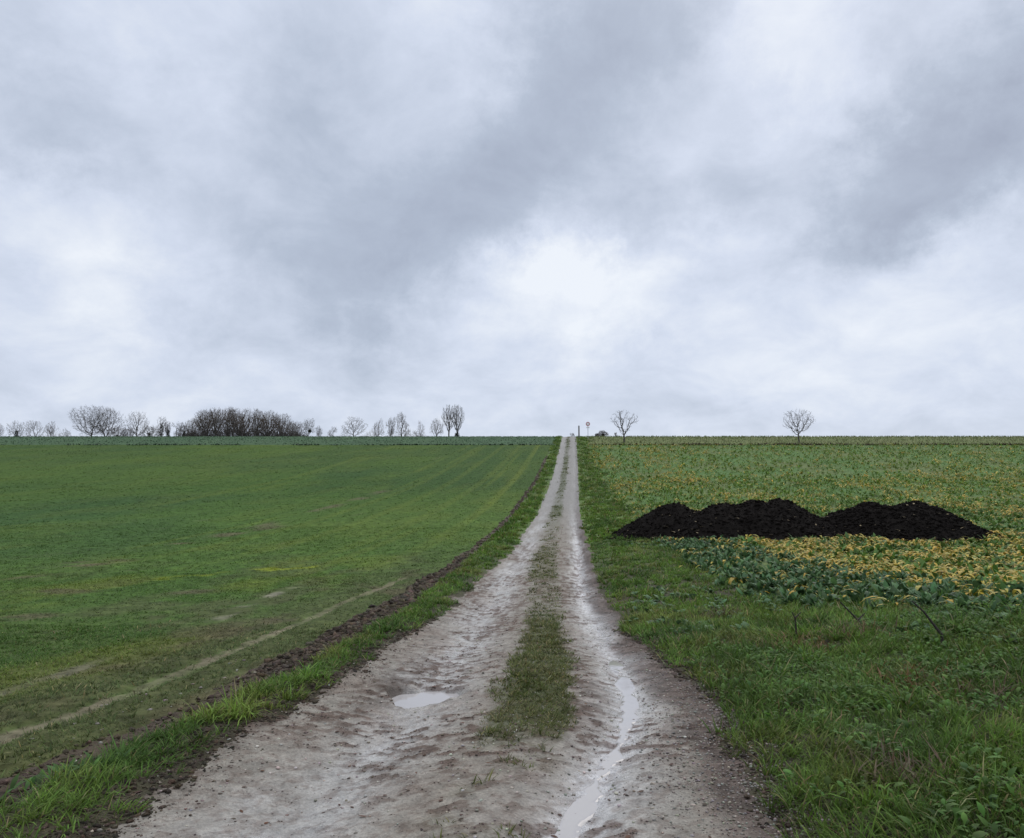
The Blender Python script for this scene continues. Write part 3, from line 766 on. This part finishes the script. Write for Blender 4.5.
# ------------------------------------------------------------------ tubes, stalks, trees
def tubes(segs, sides=3):
    """segs: rows p0(3) p1(3) r0 r1"""
    s_ = np.asarray(segs, float); n = len(s_)
    a, b_ = s_[:, :3], s_[:, 3:6]
    d = b_ - a; d /= np.maximum(np.linalg.norm(d, axis=1, keepdims=True), 1e-9)
    ref = np.where(np.abs(d[:, 2:3]) > .9, np.array([[1., 0, 0]]), np.array([[0, 0, 1.]]))
    e1 = np.cross(d, ref); e1 /= np.linalg.norm(e1, axis=1, keepdims=True); e2 = np.cross(d, e1)
    ang = np.arange(sides) * 2 * np.pi / sides
    ring = e1[:, None] * np.cos(ang)[None, :, None] + e2[:, None] * np.sin(ang)[None, :, None]
    V_ = np.concatenate([a[:, None] + ring * s_[:, 6][:, None, None], b_[:, None] + ring * s_[:, 7][:, None, None]], 1)
    i = np.arange(sides); j = (i + 1) % sides
    F = np.stack([i, j, j + sides, i + sides], 1)
    F = (np.arange(n) * 2 * sides)[:, None, None] + F[None]
    return V_.reshape(-1, 3), F.reshape(-1, 4)

def stalk(label, pts, r0, r1, fork=None):
    segs = []
    P = [np.array(p) for p in pts]
    for i in range(len(P) - 1):
        t0, t1 = i / (len(P) - 1), (i + 1) / (len(P) - 1)
        segs.append([*P[i], *P[i + 1], r0 + (r1 - r0) * t0, r0 + (r1 - r0) * t1])
    if fork:
        segs.append([*fork[0], *fork[1], r0 * .7, r1 * .7])
    V_, F = tubes(segs, 6)
    o = mesh_obj('dead_stalk', V_, F, np.full(len(F), 4), M_stalk, smooth_=True)
    return prop(o, label, 'stalk', 'dead stalks on the right bank')
M_stalk = plain_material('dead_stem', (.022, .017, .013), .8, .3, 30)
def on_ray(px, py, dist):
    return EYE + ray(px, py) * dist
def stalk_px(label, pix, r0, r1, lean=0., fork=None):
    bx, by, bz = ground_at(*pix[0])
    pts = [np.array([bx, by, bz - .04])]
    for i, p in enumerate(pix[1:]): pts.append(on_ray(*p, by + lean * (i + 1)))
    fk = None
    if fork: fk = (on_ray(*fork[0], by + lean), on_ray(*fork[1], by + lean + .08))
    return stalk(label, pts, r0, r1, fk)
stalk_px('short upright dark dead stalk with a small forked tip', [(797, 641), (796, 628), (795, 618), (792, 612)], .013, .006, .02, ((795, 618), (801, 612)))
stalk_px('straight leaning dead stalk with one short side twig', [(867, 630), (858, 620), (849, 611), (840, 602)], .014, .007, .05, ((858, 620), (865, 613)))
stalk_px('long curved dead stalk bent near its base, bowing over the grass', [(942, 647), (942, 635), (934, 625), (924, 612), (912, 601)], .018, .007, .05)

# bare trees -------------------------------------------------------
def grow(seed, shape, n_attr=520, trunk=.2, stems=1, step=.036, kill=.058, infl=.30, twig=3, tl=.06, pipe=2.25, base_r=.022):
    """unit-height bare tree grown towards points spread through its crown: limb segments and twig segments"""
    g = np.random.default_rng(seed)
    A = []
    while len(A) < n_attr:
        p = np.array([g.uniform(-.5, .5), g.uniform(-.5, .5), g.uniform(.05, 1)])
        if shape(p, g): A.append(p)
    A = np.array(A)
    nodes, par = [], []
    for k in range(stems):
        q = np.array([g.normal(0, .05), g.normal(0, .05), 0]) if stems > 1 else np.zeros(3)
        d = np.array([g.normal(0, .10 + .25 * (stems > 1)), g.normal(0, .10 + .25 * (stems > 1)), 1]); last = -1
        for i in range(max(2, int(trunk / step))):
            nodes.append(q.copy()); par.append(last); last = len(nodes) - 1
            d = d + g.normal(0, .10, 3); d[2] = abs(d[2]) + .3; d /= np.linalg.norm(d)
            q = q + d * step
    nodes = [np.array(q) for q in nodes]
    for it in range(90):
        if not len(A): break
        Nn = np.array(nodes)
        D = np.linalg.norm(A[:, None] - Nn[None], axis=2)
        j = D.argmin(1); dm = D[np.arange(len(A)), j]
        use = dm < (infl if it > 6 else 9)
        if not use.any(): break
        new = 0
        for k in np.unique(j[use]):
            v = A[use & (j == k)] - Nn[k]
            v = (v / np.linalg.norm(v, axis=1, keepdims=True)).mean(0) + g.normal(0, .22, 3) + [0, 0, .10]
            q = Nn[k] + v / np.linalg.norm(v) * step
            nodes.append(q); par.append(int(k)); new += 1
        Nn = np.array(nodes[-new:])
        A = A[np.linalg.norm(A[:, None] - Nn[None], axis=2).min(1) > kill]
        if len(nodes) > 2600: break
    P = np.array(nodes); par = np.array(par); n = len(P)
    rr = np.zeros(n); ch = np.zeros(n, int)
    for i in range(n - 1, -1, -1):
        if rr[i] == 0: rr[i] = 1
        if par[i] >= 0: rr[par[i]] += rr[i]; ch[par[i]] += 1
    rad = rr ** (1 / pipe); rad = rad / rad.max() * base_r
    i = np.nonzero(par >= 0)[0]
    sg = np.concatenate([P[par[i]], P[i], rad[par[i]][:, None], rad[i][:, None]], 1)
    thick = rad[i] > base_r * .22
    th, tn = sg[thick], sg[~thick]
    # twigs from the outer shoots
    q = np.nonzero((ch <= 1) & (par >= 0) & (rad < base_r * .30))[0]; q = np.repeat(q, twig)
    d = P[q] - P[par[q]]; d /= np.linalg.norm(d, axis=1, keepdims=True) + 1e-9
    e = d + g.normal(0, .65, d.shape) + [0, 0, .25]; e /= np.linalg.norm(e, axis=1, keepdims=True)
    L = tl * (.4 + .9 * g.random((len(q), 1)))
    tw = np.concatenate([P[q], P[q] + e * L, rad[q][:, None] * .8, rad[q][:, None] * .5], 1)
    tn = np.concatenate([tn, tw])
    top = max(th[:, 5].max(), tn[:, 5].max()); wid = np.percentile(np.hypot(tn[:, 3], tn[:, 4]), 98)
    for a_ in (th, tn):
        a_[:, [2, 5]] /= top; a_[:, [0, 1, 3, 4]] *= .5 / wid
    return th, tn
def ell(cz, hz, hx, flat=1.):
    def f(p, g):
        a = math.atan2(p[1], p[0])
        k = 1 + .16 * math.sin(2 * a + 9 * p[2] + hx * 40) + .12 * math.sin(5 * a - 14 * p[2])
        p = (p[0] / k, p[1] / k, p[2])
        r = (p[0] / hx) ** 2 + (p[1] / hx) ** 2 + (abs(p[2] - cz) / hz) ** 2
        return r < 1 and (r > .25 or g.random() < .6)
    return f
def lobes(seed, n, low=.3, spread=.32):
    g0 = np.random.default_rng(seed)
    L = [(g0.normal(0, spread * .6), g0.normal(0, spread * .6), g0.uniform(low + .08, .84), g0.uniform(.13, .24)) for _ in range(n)]
    def f(p, g):
        return any(((p[0] - a) / r) ** 2 + ((p[1] - b) / r) ** 2 + ((p[2] - c) / (r * 1.05)) ** 2 < 1 for a, b, c, r in L)
    return f
def fan(p, g):
    w = .06 + .46 * max(0, min(1, (p[2] - .22) / .45)) ** .8 * math.sqrt(max(0, 1 - ((p[2] - .62) / .40) ** 2)) if p[2] > .62 else .06 + .46 * max(0, (p[2] - .2) / .42) ** .8
    return p[2] > .22 and math.hypot(p[0], p[1]) < w

PROTO = {}
KINDS = dict(round_=dict(shape=ell(.60, .41, .5), trunk=.16, n_attr=620), oak=dict(shape=ell(.58, .43, .5), trunk=.16, n_attr=900, twig=4, step=.03, kill=.048),
             slim=dict(shape=None, lobe=(14, .20, .30), trunk=.18, n_attr=560, twig=4), vase=dict(shape=fan, trunk=.22, n_attr=480, twig=3),
             young=dict(shape=fan, trunk=.20, n_attr=200, twig=2, tl=.05, kill=.07, base_r=.026),
             sapling=dict(shape=None, lobe=(11, .12, .34), trunk=.14, n_attr=330, step=.04, twig=4, tl=.08),
             bush=dict(shape=ell(.48, .5, .5), trunk=.06, stems=1, n_attr=420, twig=5, tl=.09))
def proto(key):
    if key not in PROTO:
        kw = dict(KINDS[key[0]])
        if kw['shape'] is None: kw['shape'] = lobes(key[1] * 7 + 1, *kw.pop('lobe'))
        else: kw.pop('lobe', 0)
        PROTO[key] = grow(key[1], **kw)
    return PROTO[key]

MESHES = {}
def tree_mesh(key, h, w, thick, tag_):
    """mesh in real size; kept apart for each size so that bark and twigs have real thickness"""
    k = (key, round(h, 1), round(w, 1), thick)
    if k not in MESHES:
        th, tn = (a.copy() for a in proto(key))
        for a in (th, tn):
            a[:, [0, 1, 3, 4]] *= w; a[:, [2, 5]] *= h
        th[:, 6:] = np.maximum(th[:, 6:] * h * .9, thick); tn[:, 6:] = np.maximum(tn[:, 6:] * h * .6, thick * .62)
        MESHES[k] = (tubes(th, 5), tubes(tn, 3))
    return MESHES[k]
def tree(label, px, top, d, wpx, key, group, name='bare_tree', cat='tree', thick=.014, base_py=None, mt=None, ivy=0., sink=.1):
    thick = thick * .82
    """a tree that stands d metres away and rises to the given height of the picture"""
    ray_b = ray(px, 437)
    x = ray_b[0] * d
    z = float(base_h(np.array(x - float(xc(d))), np.array(d)))
    ztop = EYE[2] + ray(px, top)[2] * d
    h = ztop - z; w = wpx / 745 * d
    e = bpy.data.objects.new(name, None); C.objects.link(e); e.location = (x, d, z - sink)
    e.rotation_euler = (0, 0, (px * 1.7) % 6.28)
    prop(e, label, cat, group)
    (tv_, tf), (wv, wf) = tree_mesh(key, h + sink, w, thick, name)
    mesh_obj('trunk' if 'tree' in name else 'stems', tv_, tf, np.full(len(tf), 4), M_bark, e, smooth_=True)
    mesh_obj('crown' if 'tree' in name else 'twigs', wv, wf, np.full(len(wf), 4), mt or M_twig, e)
    if ivy > 0:
        g = np.random.default_rng(int(px * 10))
        n = int(420)
        zz = g.random(n) ** .8 * ivy * h; rr = (.035 + .05 * (1 - zz / (ivy * h + 1e-6))) * h * (.6 + .8 * g.random(n)); aa = g.random(n) * 6.28
        P = np.stack([np.cos(aa) * rr, np.sin(aa) * rr, zz], 1)
        V_, F, c = ribbons(P, aa, g.random(n) * 2.6, g.random(n) * 2.6 + .3, np.full(n, .28), np.full(n, .26), np.zeros((n, 3)), np.zeros((n, 3)), (.3, 1, .8, .2))
        mesh_obj('ivy', V_, F, np.full(len(F), 4), M_ivy, e)
    return e

M_wood = plain_material('brown_twigs', (.105, .080, .060), .9, .25, 3)
M_twp = plain_material('pale_twigs', (.17, .15, .14), .9, .2, 3)
G1 = 'bare trees along the left skyline'
tree('bare tree cut by the picture edge at the far left of the skyline', -3, 422, 252, 12, ('round_', 1), G1)
tree('ivy-dark bushy bare tree, first whole one from the left end', 16, 420, 250, 18, ('slim', 2), G1, ivy=.5)
tree('thin-twigged low bare tree between ivy-dark tree and its twin', 35, 420, 254, 18, ('slim', 3), G1)
tree('low bare tree with leaning twigs, beside the gap before the big tree', 51, 421, 256, 14, ('slim', 4), G1)
tree('smallest spindly bare tree at the foot of the big round tree', 66, 427, 250, 13, ('sapling', 5), G1)
tree('largest round bare tree with wide lacy crown on the left skyline', 91, 404, 245, 45, ('oak', 6), G1, thick=.016)
tree('tall bare tree with lacy crown joined to the largest round tree', 105, 406, 248, 34, ('oak', 7), G1, thick=.016)
tree('round-headed bare tree between the big tree and the ivy column', 136, 410, 247, 27, ('round_', 8), G1, thick=.016)
tree('narrow bare tree covered by a dark column of ivy', 161, 416, 247, 15, ('slim', 10), G1, ivy=.72)
tree('slender ivied bare tree right beside the ivy column', 168, 421, 249, 9, ('slim', 11), G1, ivy=.55)
tree('small thin bare tree left of the dense wood', 178, 421, 252, 13, ('slim', 12), G1)
tree('thin bare tree with a dark mistletoe ball, right of the wood', 308, 417, 250, 17, ('slim', 13), G1)
tree('short spindly bare tree beside the mistletoe tree', 319, 425, 252, 10, ('sapling', 14), G1)
tree('low pale wide bare tree left of the globe-crowned tree', 330, 426, 256, 14, ('sapling', 15), G1, mt=M_twp)
tree('globe-crowned bare tree standing alone on the skyline', 354, 416, 240, 27, ('round_', 16), G1, thick=.017)
tree('faint pale bare tree, first of the pale row', 377, 418, 270, 15, ('slim', 17), G1, mt=M_twp)
tree('faint narrow bare tree in the middle of the pale row', 390, 416, 268, 12, ('slim', 18), G1, mt=M_twp)
tree('tallest and widest of the pale bare trees', 402, 410, 262, 22, ('slim', 19), G1, mt=M_twp, thick=.016)
tree('faintest short bare tree after the tallest pale one', 420, 420, 280, 14, ('sapling', 20), G1, mt=M_twp)
tree('pale bare tree close to the tall upright pair', 436, 417, 270, 16, ('slim', 21), G1, mt=M_twp)
tree('tall upright bare tree with dark trunk, one of the pair, nearer the pale row', 449, 404, 230, 16, ('vase', 22), G1, thick=.016)
tree('tall upright bare tree with ivied foot, one of the pair, nearer the track', 457, 403, 232, 16, ('vase', 23), G1, thick=.016, ivy=.20)
# shrubs in the gaps
G3 = 'bushes along the left skyline'
for lab, px, top, w, iv in (('dark low bush between the big tree and the round-headed tree', 117, 426, 20, .4), ('twiggy bush at the foot of the round-headed tree', 128, 428, 14, .3),
                            ('dense dark bush right of the round-headed tree', 149, 424, 20, .5), ('low bush at the left end of the dense wood', 184, 424, 18, .6)):
    tree(lab, px, top, 246, w, ('bush', int(px)), G3, 'bush', 'bush', thick=.02, ivy=iv)
# mistletoe ball
# the dense wood
G2 = 'trees of the dense wood'
WL = 'bare brown tree standing in the dense wood on the left skyline'
g = np.random.default_rng(5)
edge = pchip([180, 190, 205, 220, 232, 240, 250, 262, 275, 285, 297, 306], [424, 417, 409, 407, 405, 407, 406, 409, 411, 413, 417, 424])
kinds = ['round_', 'slim', 'round_', 'vase']
for row, (d, n, dz) in enumerate(((244, 9, 0), (252, 11, 0), (262, 9, 1))):
    for i in range(n):
        px = 187 + (301 - 187) * (i + .5 * (row % 2) + g.random() * .6) / n
        tp = float(edge(px)) + 8 * g.random() ** 2 + dz - 1
        tree(WL, px, tp, d, 16 + 12 * g.random() ** 1.5, (kinds[(i + row) % 4], 30 + (i * 3 + row) % 5), G2, thick=.013, mt=M_wood)
# undergrowth of the wood
n = 7000
px = 182 + 126 * g.random(n); dd = 241 + 20 * g.random(n)
rx = np.array([(p - 512) / 745 / .9949 for p in px])
x = rx * dd; zb = base_h(x - xc(dd), dd)
hmax = np.clip(.36 * (437 - edge(px)) / 745 * 250, .8, 6.0) * (.75 + .5 * vn(px * .15, px * 0, 281))
p0 = np.stack([x, dd, zb + hmax * g.random(n) ** 1.3 * .8], 1)
dr = g.normal(0, .5, (n, 3)); dr[:, 2] = np.abs(dr[:, 2]) + .5
p1 = p0 + dr * 1.1
V_, F = tubes(np.concatenate([p0, p1, np.full((n, 1), .045), np.full((n, 1), .02)], 1), 3)
o = mesh_obj('undergrowth', V_, F, np.full(len(F), 4), M_bark)
prop(o, 'tangled brown undergrowth filling the dense wood', 'undergrowth', kind='stuff')

# low scrub in the gaps of the skyline
n = 5200
px = np.concatenate([-40 + 222 * g.random(n // 2), 300 + 150 * g.random(n // 2)]); dd = 256 + 14 * g.random(n)
hs = .6 + (px < 200) * 4.2 * smooth(.30, .62, vn(px * .09, px * 0, 283)) + (px > 200) * 3.0 * smooth(.45, .7, vn(px * .11, px * 0, 284))
x = (px - 512) / 745 / .9949 * dd; zb = base_h(x - xc(dd), dd)
p0 = np.stack([x, dd, zb + hs * g.random(n) ** 1.2], 1)
dr = g.normal(0, .5, (n, 3)); dr[:, 2] = np.abs(dr[:, 2]) + .6
k = hs > .75
V_, F = tubes(np.concatenate([p0, p0 + dr * .9, np.full((n, 1), .018), np.full((n, 1), .010)], 1)[k], 3)
o = mesh_obj('scrub', V_, F, np.full(len(F), 4), M_twig)
prop(o, 'low leafless scrub filling gaps between the skyline trees', 'scrub', kind='stuff')

# right of the track
tree('bare young tree with fan-shaped crown near the road sign', 624, 409, 118, 29, ('young', 51), 'young trees on the boundary of the right field', thick=.010)
tree('bare young tree with oval crown alone on the right brow', 799, 407, 118, 31, ('vase', 54), 'young trees on the boundary of the right field', thick=.010)
tree('dark leafless bush on the skyline between sign and young tree', 603, 430, 150, 12, ('bush', 61), 'bushes near the sign', 'bush', 'bush', thick=.014, ivy=.5)
tree('tiny brown bush just right of the sign post', 597, 433, 150, 5, ('bush', 62), 'bushes near the sign', 'bush', 'bush', thick=.015)
tree('pale thin bush just left of the grey post', 573, 432.5, 175, 6, ('sapling', 63), 'bushes near the sign', 'bush', 'bush', thick=.012, mt=M_twp)
tree('slight pale sapling between the dark bush and the young tree', 616, 432, 165, 5, ('sapling', 64), 'bushes near the sign', 'bare_tree', 'tree', thick=.014, mt=M_twp)

# ------------------------------------------------------------------ sign and post
import bmesh
def bm_obj(name, build, m, parent=None, sm=False):
    bm = bmesh.new(); build(bm)
    me = bpy.data.meshes.new(name); bm.to_mesh(me); bm.free(); me.materials.append(m)
    if sm: me.shade_smooth()
    o = bpy.data.objects.new(name, me); C.objects.link(o)
    if parent: o.parent = parent
    return o
def cyl(bm, r1, r2, z0, z1, n=16, rot=None, loc=(0, 0, 0)):
    import mathutils
    M = mathutils.Matrix.Translation(loc) @ (rot or mathutils.Matrix.Identity(4)) @ mathutils.Matrix.Translation((0, 0, (z0 + z1) / 2))
    bmesh.ops.create_cone(bm, cap_ends=True, segments=n, radius1=r1, radius2=r2, depth=z1 - z0, matrix=M)
def box(bm, sx, sy, sz, loc, bev=.004):
    import mathutils
    r = bmesh.ops.create_cube(bm, size=1, matrix=mathutils.Matrix.Translation(loc) @ mathutils.Matrix.Diagonal((sx, sy, sz, 1)))
    es = list({e for v_ in r['verts'] for e in v_.link_edges})
    if bev: bmesh.ops.bevel(bm, geom=es, offset=bev, segments=2, affect='EDGES')
import mathutils
RX = mathutils.Matrix.Rotation(R(90), 4, 'X')
m_steel = plain_material('galvanised_steel', (.42, .43, .44), .5, .12, 20, metal=.6)
m_red = plain_material('red_sign_paint', (.42, .03, .035), .5, .1, 10)
m_white = plain_material('white_sign_paint', (.75, .75, .74), .5, .08, 10)
m_conc = plain_material('weathered_wood', (.16, .15, .14), .85, .3, 12, .01)
d = 128.; x = ray(588, 437)[0] * d; z = float(base_h(np.array(x - float(xc(d))), np.array(d)))
zc = EYE[2] + ray(588, 424)[2] * d
e = bpy.data.objects.new('road_sign', None); C.objects.link(e); e.location = (x, d, z)
prop(e, 'round red-rimmed white road sign on a thin steel pole by the track', 'road sign')
hh = zc - z
bm_obj('pole', lambda bm: cyl(bm, .045, .045, -.3, hh + .2, 12), m_steel, e, False)
bm_obj('sign_rim', lambda bm: cyl(bm, .36, .36, 0, .025, 40, RX, (0, -.05, hh)), m_red, e)
bm_obj('sign_face', lambda bm: cyl(bm, .25, .25, 0, .008, 40, RX, (0, -.076, hh)), m_white, e)
bm_obj('sign_plate', lambda bm: box(bm, .55, .02, .22, (0, -.06, hh - .60)), m_white, e)
d = 130.; x = ray(579, 437)[0] * d; z = float(base_h(np.array(x - float(xc(d))), np.array(d)))
zt = EYE[2] + ray(579, 425.5)[2] * d
def post(bm):
    cyl(bm, .135, .115, -.3, zt - z - .05, 12); cyl(bm, .115, .03, zt - z - .05, zt - z, 12)
o = bm_obj('wooden_post', post, m_conc); o.location = (x, d, z)
prop(o, 'plain grey post standing at the brow beside the track', 'post')

# mistletoe: a ball of twigs lodged in the thin tree right of the wood
px, py, d = 310, 431, 249.5
c0 = EYE + ray(px, py) * d
n = 260; dr = g.normal(0, 1, (n, 3)); dr /= np.linalg.norm(dr, axis=1, keepdims=True)
V_, F = tubes(np.concatenate([np.repeat(c0[None], n, 0), c0 + dr * (.45 + .3 * g.random((n, 1))), np.full((n, 1), .03), np.full((n, 1), .03)], 1), 3)
o = mesh_obj('mistletoe', V_, F, np.full(len(F), 4), M_ivy)
prop(o, 'dark ball of mistletoe lodged in the thin bare tree', 'mistletoe')

# ------------------------------------------------------------------ sky and light
W = bpy.data.worlds.new('World'); S.world = W; W.use_nodes = True
nt = W.node_tree; nt.nodes.clear()
out = N(nt, 'ShaderNodeOutputWorld')
SUN_EL, SUN_AZ = 42., 25.
sky = N(nt, 'ShaderNodeTexSky', sky_type='NISHITA'); sky.sun_disc = False
sky.sun_elevation = R(SUN_EL); sky.sun_rotation = R(SUN_AZ)
bg1 = N(nt, 'ShaderNodeBackground'); bg1.inputs[1].default_value = .09
nt.links.new(sky.outputs[0], bg1.inputs[0])
tc = N(nt, 'ShaderNodeTexCoord')
# overcast: a cloud sheet overhead (noise on a plane above the land) with broad dark and bright banks
def vmath(op, a, b=None, scale=None):
    n = N(nt, 'ShaderNodeVectorMath', operation=op)
    for i, s_ in enumerate((a, b)):
        if s_ is None: continue
        if isinstance(s_, (tuple, list, np.ndarray)): n.inputs[i].default_value = tuple(float(q) for q in s_)
        else: nt.links.new(s_, n.inputs[i])
    if scale is not None: n.inputs['Scale'].default_value = scale
    return n
def fmath(op, a, b=None, clamp=False):
    n = N(nt, 'ShaderNodeMath', operation=op, use_clamp=clamp)
    for i, s_ in enumerate((a, b)):
        if s_ is None: continue
        if isinstance(s_, (int, float)): n.inputs[i].default_value = s_
        else: nt.links.new(s_, n.inputs[i])
    return n.outputs[0]
dirv = vmath('NORMALIZE', tc.outputs['Generated']).outputs[0]
sep = N(nt, 'ShaderNodeSeparateXYZ'); nt.links.new(dirv, sep.inputs[0])
zz = fmath('ADD', fmath('MAXIMUM', sep.outputs[2], 0.0), .42)
cmb = N(nt, 'ShaderNodeCombineXYZ')
nt.links.new(fmath('DIVIDE', sep.outputs[0], zz), cmb.inputs[0]); nt.links.new(fmath('DIVIDE', sep.outputs[1], zz), cmb.inputs[1])
plane = cmb.outputs[0]
n_big = noise(nt, 2.1, 9, .56, plane); n_big.inputs['Distortion'].default_value = .35
n_mid = noise(nt, 5.2, 9, .60, vmath('ADD', plane, (7.3, 2.1, 0)).outputs[0]); n_mid.inputs['Distortion'].default_value = .3
wn = noise(nt, 4.2, 8, .68, dirv)
wv = vmath('SCALE', vmath('SUBTRACT', wn.outputs['Color'], (.5, .5, .5)).outputs[0], scale=.30).outputs[0]
wd = vmath('NORMALIZE', vmath('ADD', dirv, wv).outputs[0]).outputs[0]
total = None
def bank(px, py, rpx, amp):
    global total
    dd = ray(px, py); dd = dd / np.linalg.norm(dd)
    k = 1 / ((rpx / 745) ** 2) * 1.0
    dot = vmath('DOT_PRODUCT', wd, dd).outputs['Value']
    e_ = fmath('EXPONENT', fmath('MULTIPLY', fmath('SUBTRACT', dot, 1.0), 2 * k))
    t = fmath('MULTIPLY', e_, amp)
    total = t if total is None else fmath('ADD', total, t)
for b_ in ((40, 75, 75, -.12), (15, 125, 50, -.12), (150, 140, 50, -.05), (230, 200, 90, -.04), (300, 180, 110, -.07), (330, 255, 80, -.11), (400, 275, 70, -.14), (465, 225, 65, -.17), (520, 150, 65, -.21), (575, 70, 75, -.20), (650, 20, 65, -.14),
           (530, 235, 45, -.12), (620, 190, 45, -.12), (715, 195, 40, -.14), (640, 225, 30, -.08), (880, 220, 55, -.22), (940, 180, 65, -.20), (1000, 120, 70, -.18), (820, 195, 60, -.10), (1010, 200, 55, -.12), (760, 130, 60, -.05), (350, 120, 90, -.06), (420, 60, 70, -.03),
           (595, 275, 60, .17), (540, 300, 60, .11), (700, 270, 90, .06), (820, 45, 60, .12), (750, 20, 50, .06), (70, 185, 60, .10), (90, 290, 45, .12), (20, 180, 50, .06), (140, 20, 70, .05), (260, 30, 60, .04), (470, 20, 50, .06), (960, 270, 80, .08), (1000, 230, 30, .06),
           (470, 330, 60, .02), (640, 360, 70, -.03), (360, 380, 110, -.03), (160, 380, 120, -.02)):
    bank(*b_)
v_ = fmath('ADD', total, fmath('MULTIPLY', fmath('SUBTRACT', n_big.outputs[0], .5), .42))
v_ = fmath('ADD', v_, fmath('MULTIPLY', fmath('SUBTRACT', n_mid.outputs[0], .5), .46))
v_ = fmath('ADD', v_, .66)
# an overcast sky is brighter overhead than at the horizon
ramp = N(nt, 'ShaderNodeValToRGB')
ce = ramp.color_ramp.elements
ce[0].position = .25; ce[0].color = (.37, .42, .53, 1)
ce[1].position = .85; ce[1].color = (.87, .915, .985, 1)
k = ce.new(.45); k.color = (.475, .54, .66, 1)
k = ce.new(.66); k.color = (.67, .735, .87, 1)
nt.links.new(v_, ramp.inputs[0])
zen = N(nt, 'ShaderNodeMapRange', interpolation_type='SMOOTHSTEP'); nt.links.new(sep.outputs[2], zen.inputs[0])
zen.inputs[1].default_value = .58; zen.inputs[2].default_value = 1.0; zen.inputs[3].default_value = 1.0; zen.inputs[4].default_value = 2.7
bg2 = N(nt, 'ShaderNodeBackground'); nt.links.new(ramp.outputs[0], bg2.inputs[0]); nt.links.new(zen.outputs[0], bg2.inputs[1])
mx = N(nt, 'ShaderNodeMixShader'); mx.inputs[0].default_value = .95
nt.links.new(bg1.outputs[0], mx.inputs[1]); nt.links.new(bg2.outputs[0], mx.inputs[2])
nt.links.new(mx.outputs[0], out.inputs['Surface'])

sun = bpy.data.objects.new('sun', bpy.data.lights.new('sun', 'SUN')); C.objects.link(sun)
sun.data.energy = 1.0; sun.data.angle = R(45); sun.data.color = (1, .92, .80)
az = R(SUN_AZ)
dv = Vector((math.sin(az) * math.cos(R(SUN_EL)), math.cos(az) * math.cos(R(SUN_EL)), math.sin(R(SUN_EL))))
sun.rotation_euler = dv.to_track_quat('Z', 'Y').to_euler(); sun.location = (0, 0, 60)

S.view_settings.view_transform = 'Standard'; S.view_settings.look = 'None'
S.view_settings.exposure = 0; S.view_settings.gamma = 1; S.view_settings.use_curve_mapping = False
S.render.engine = 'CYCLES'
S.cycles.max_bounces = 5; S.cycles.diffuse_bounces = 3; S.cycles.glossy_bounces = 3; S.cycles.transmission_bounces = 3
S.cycles.use_denoising = True
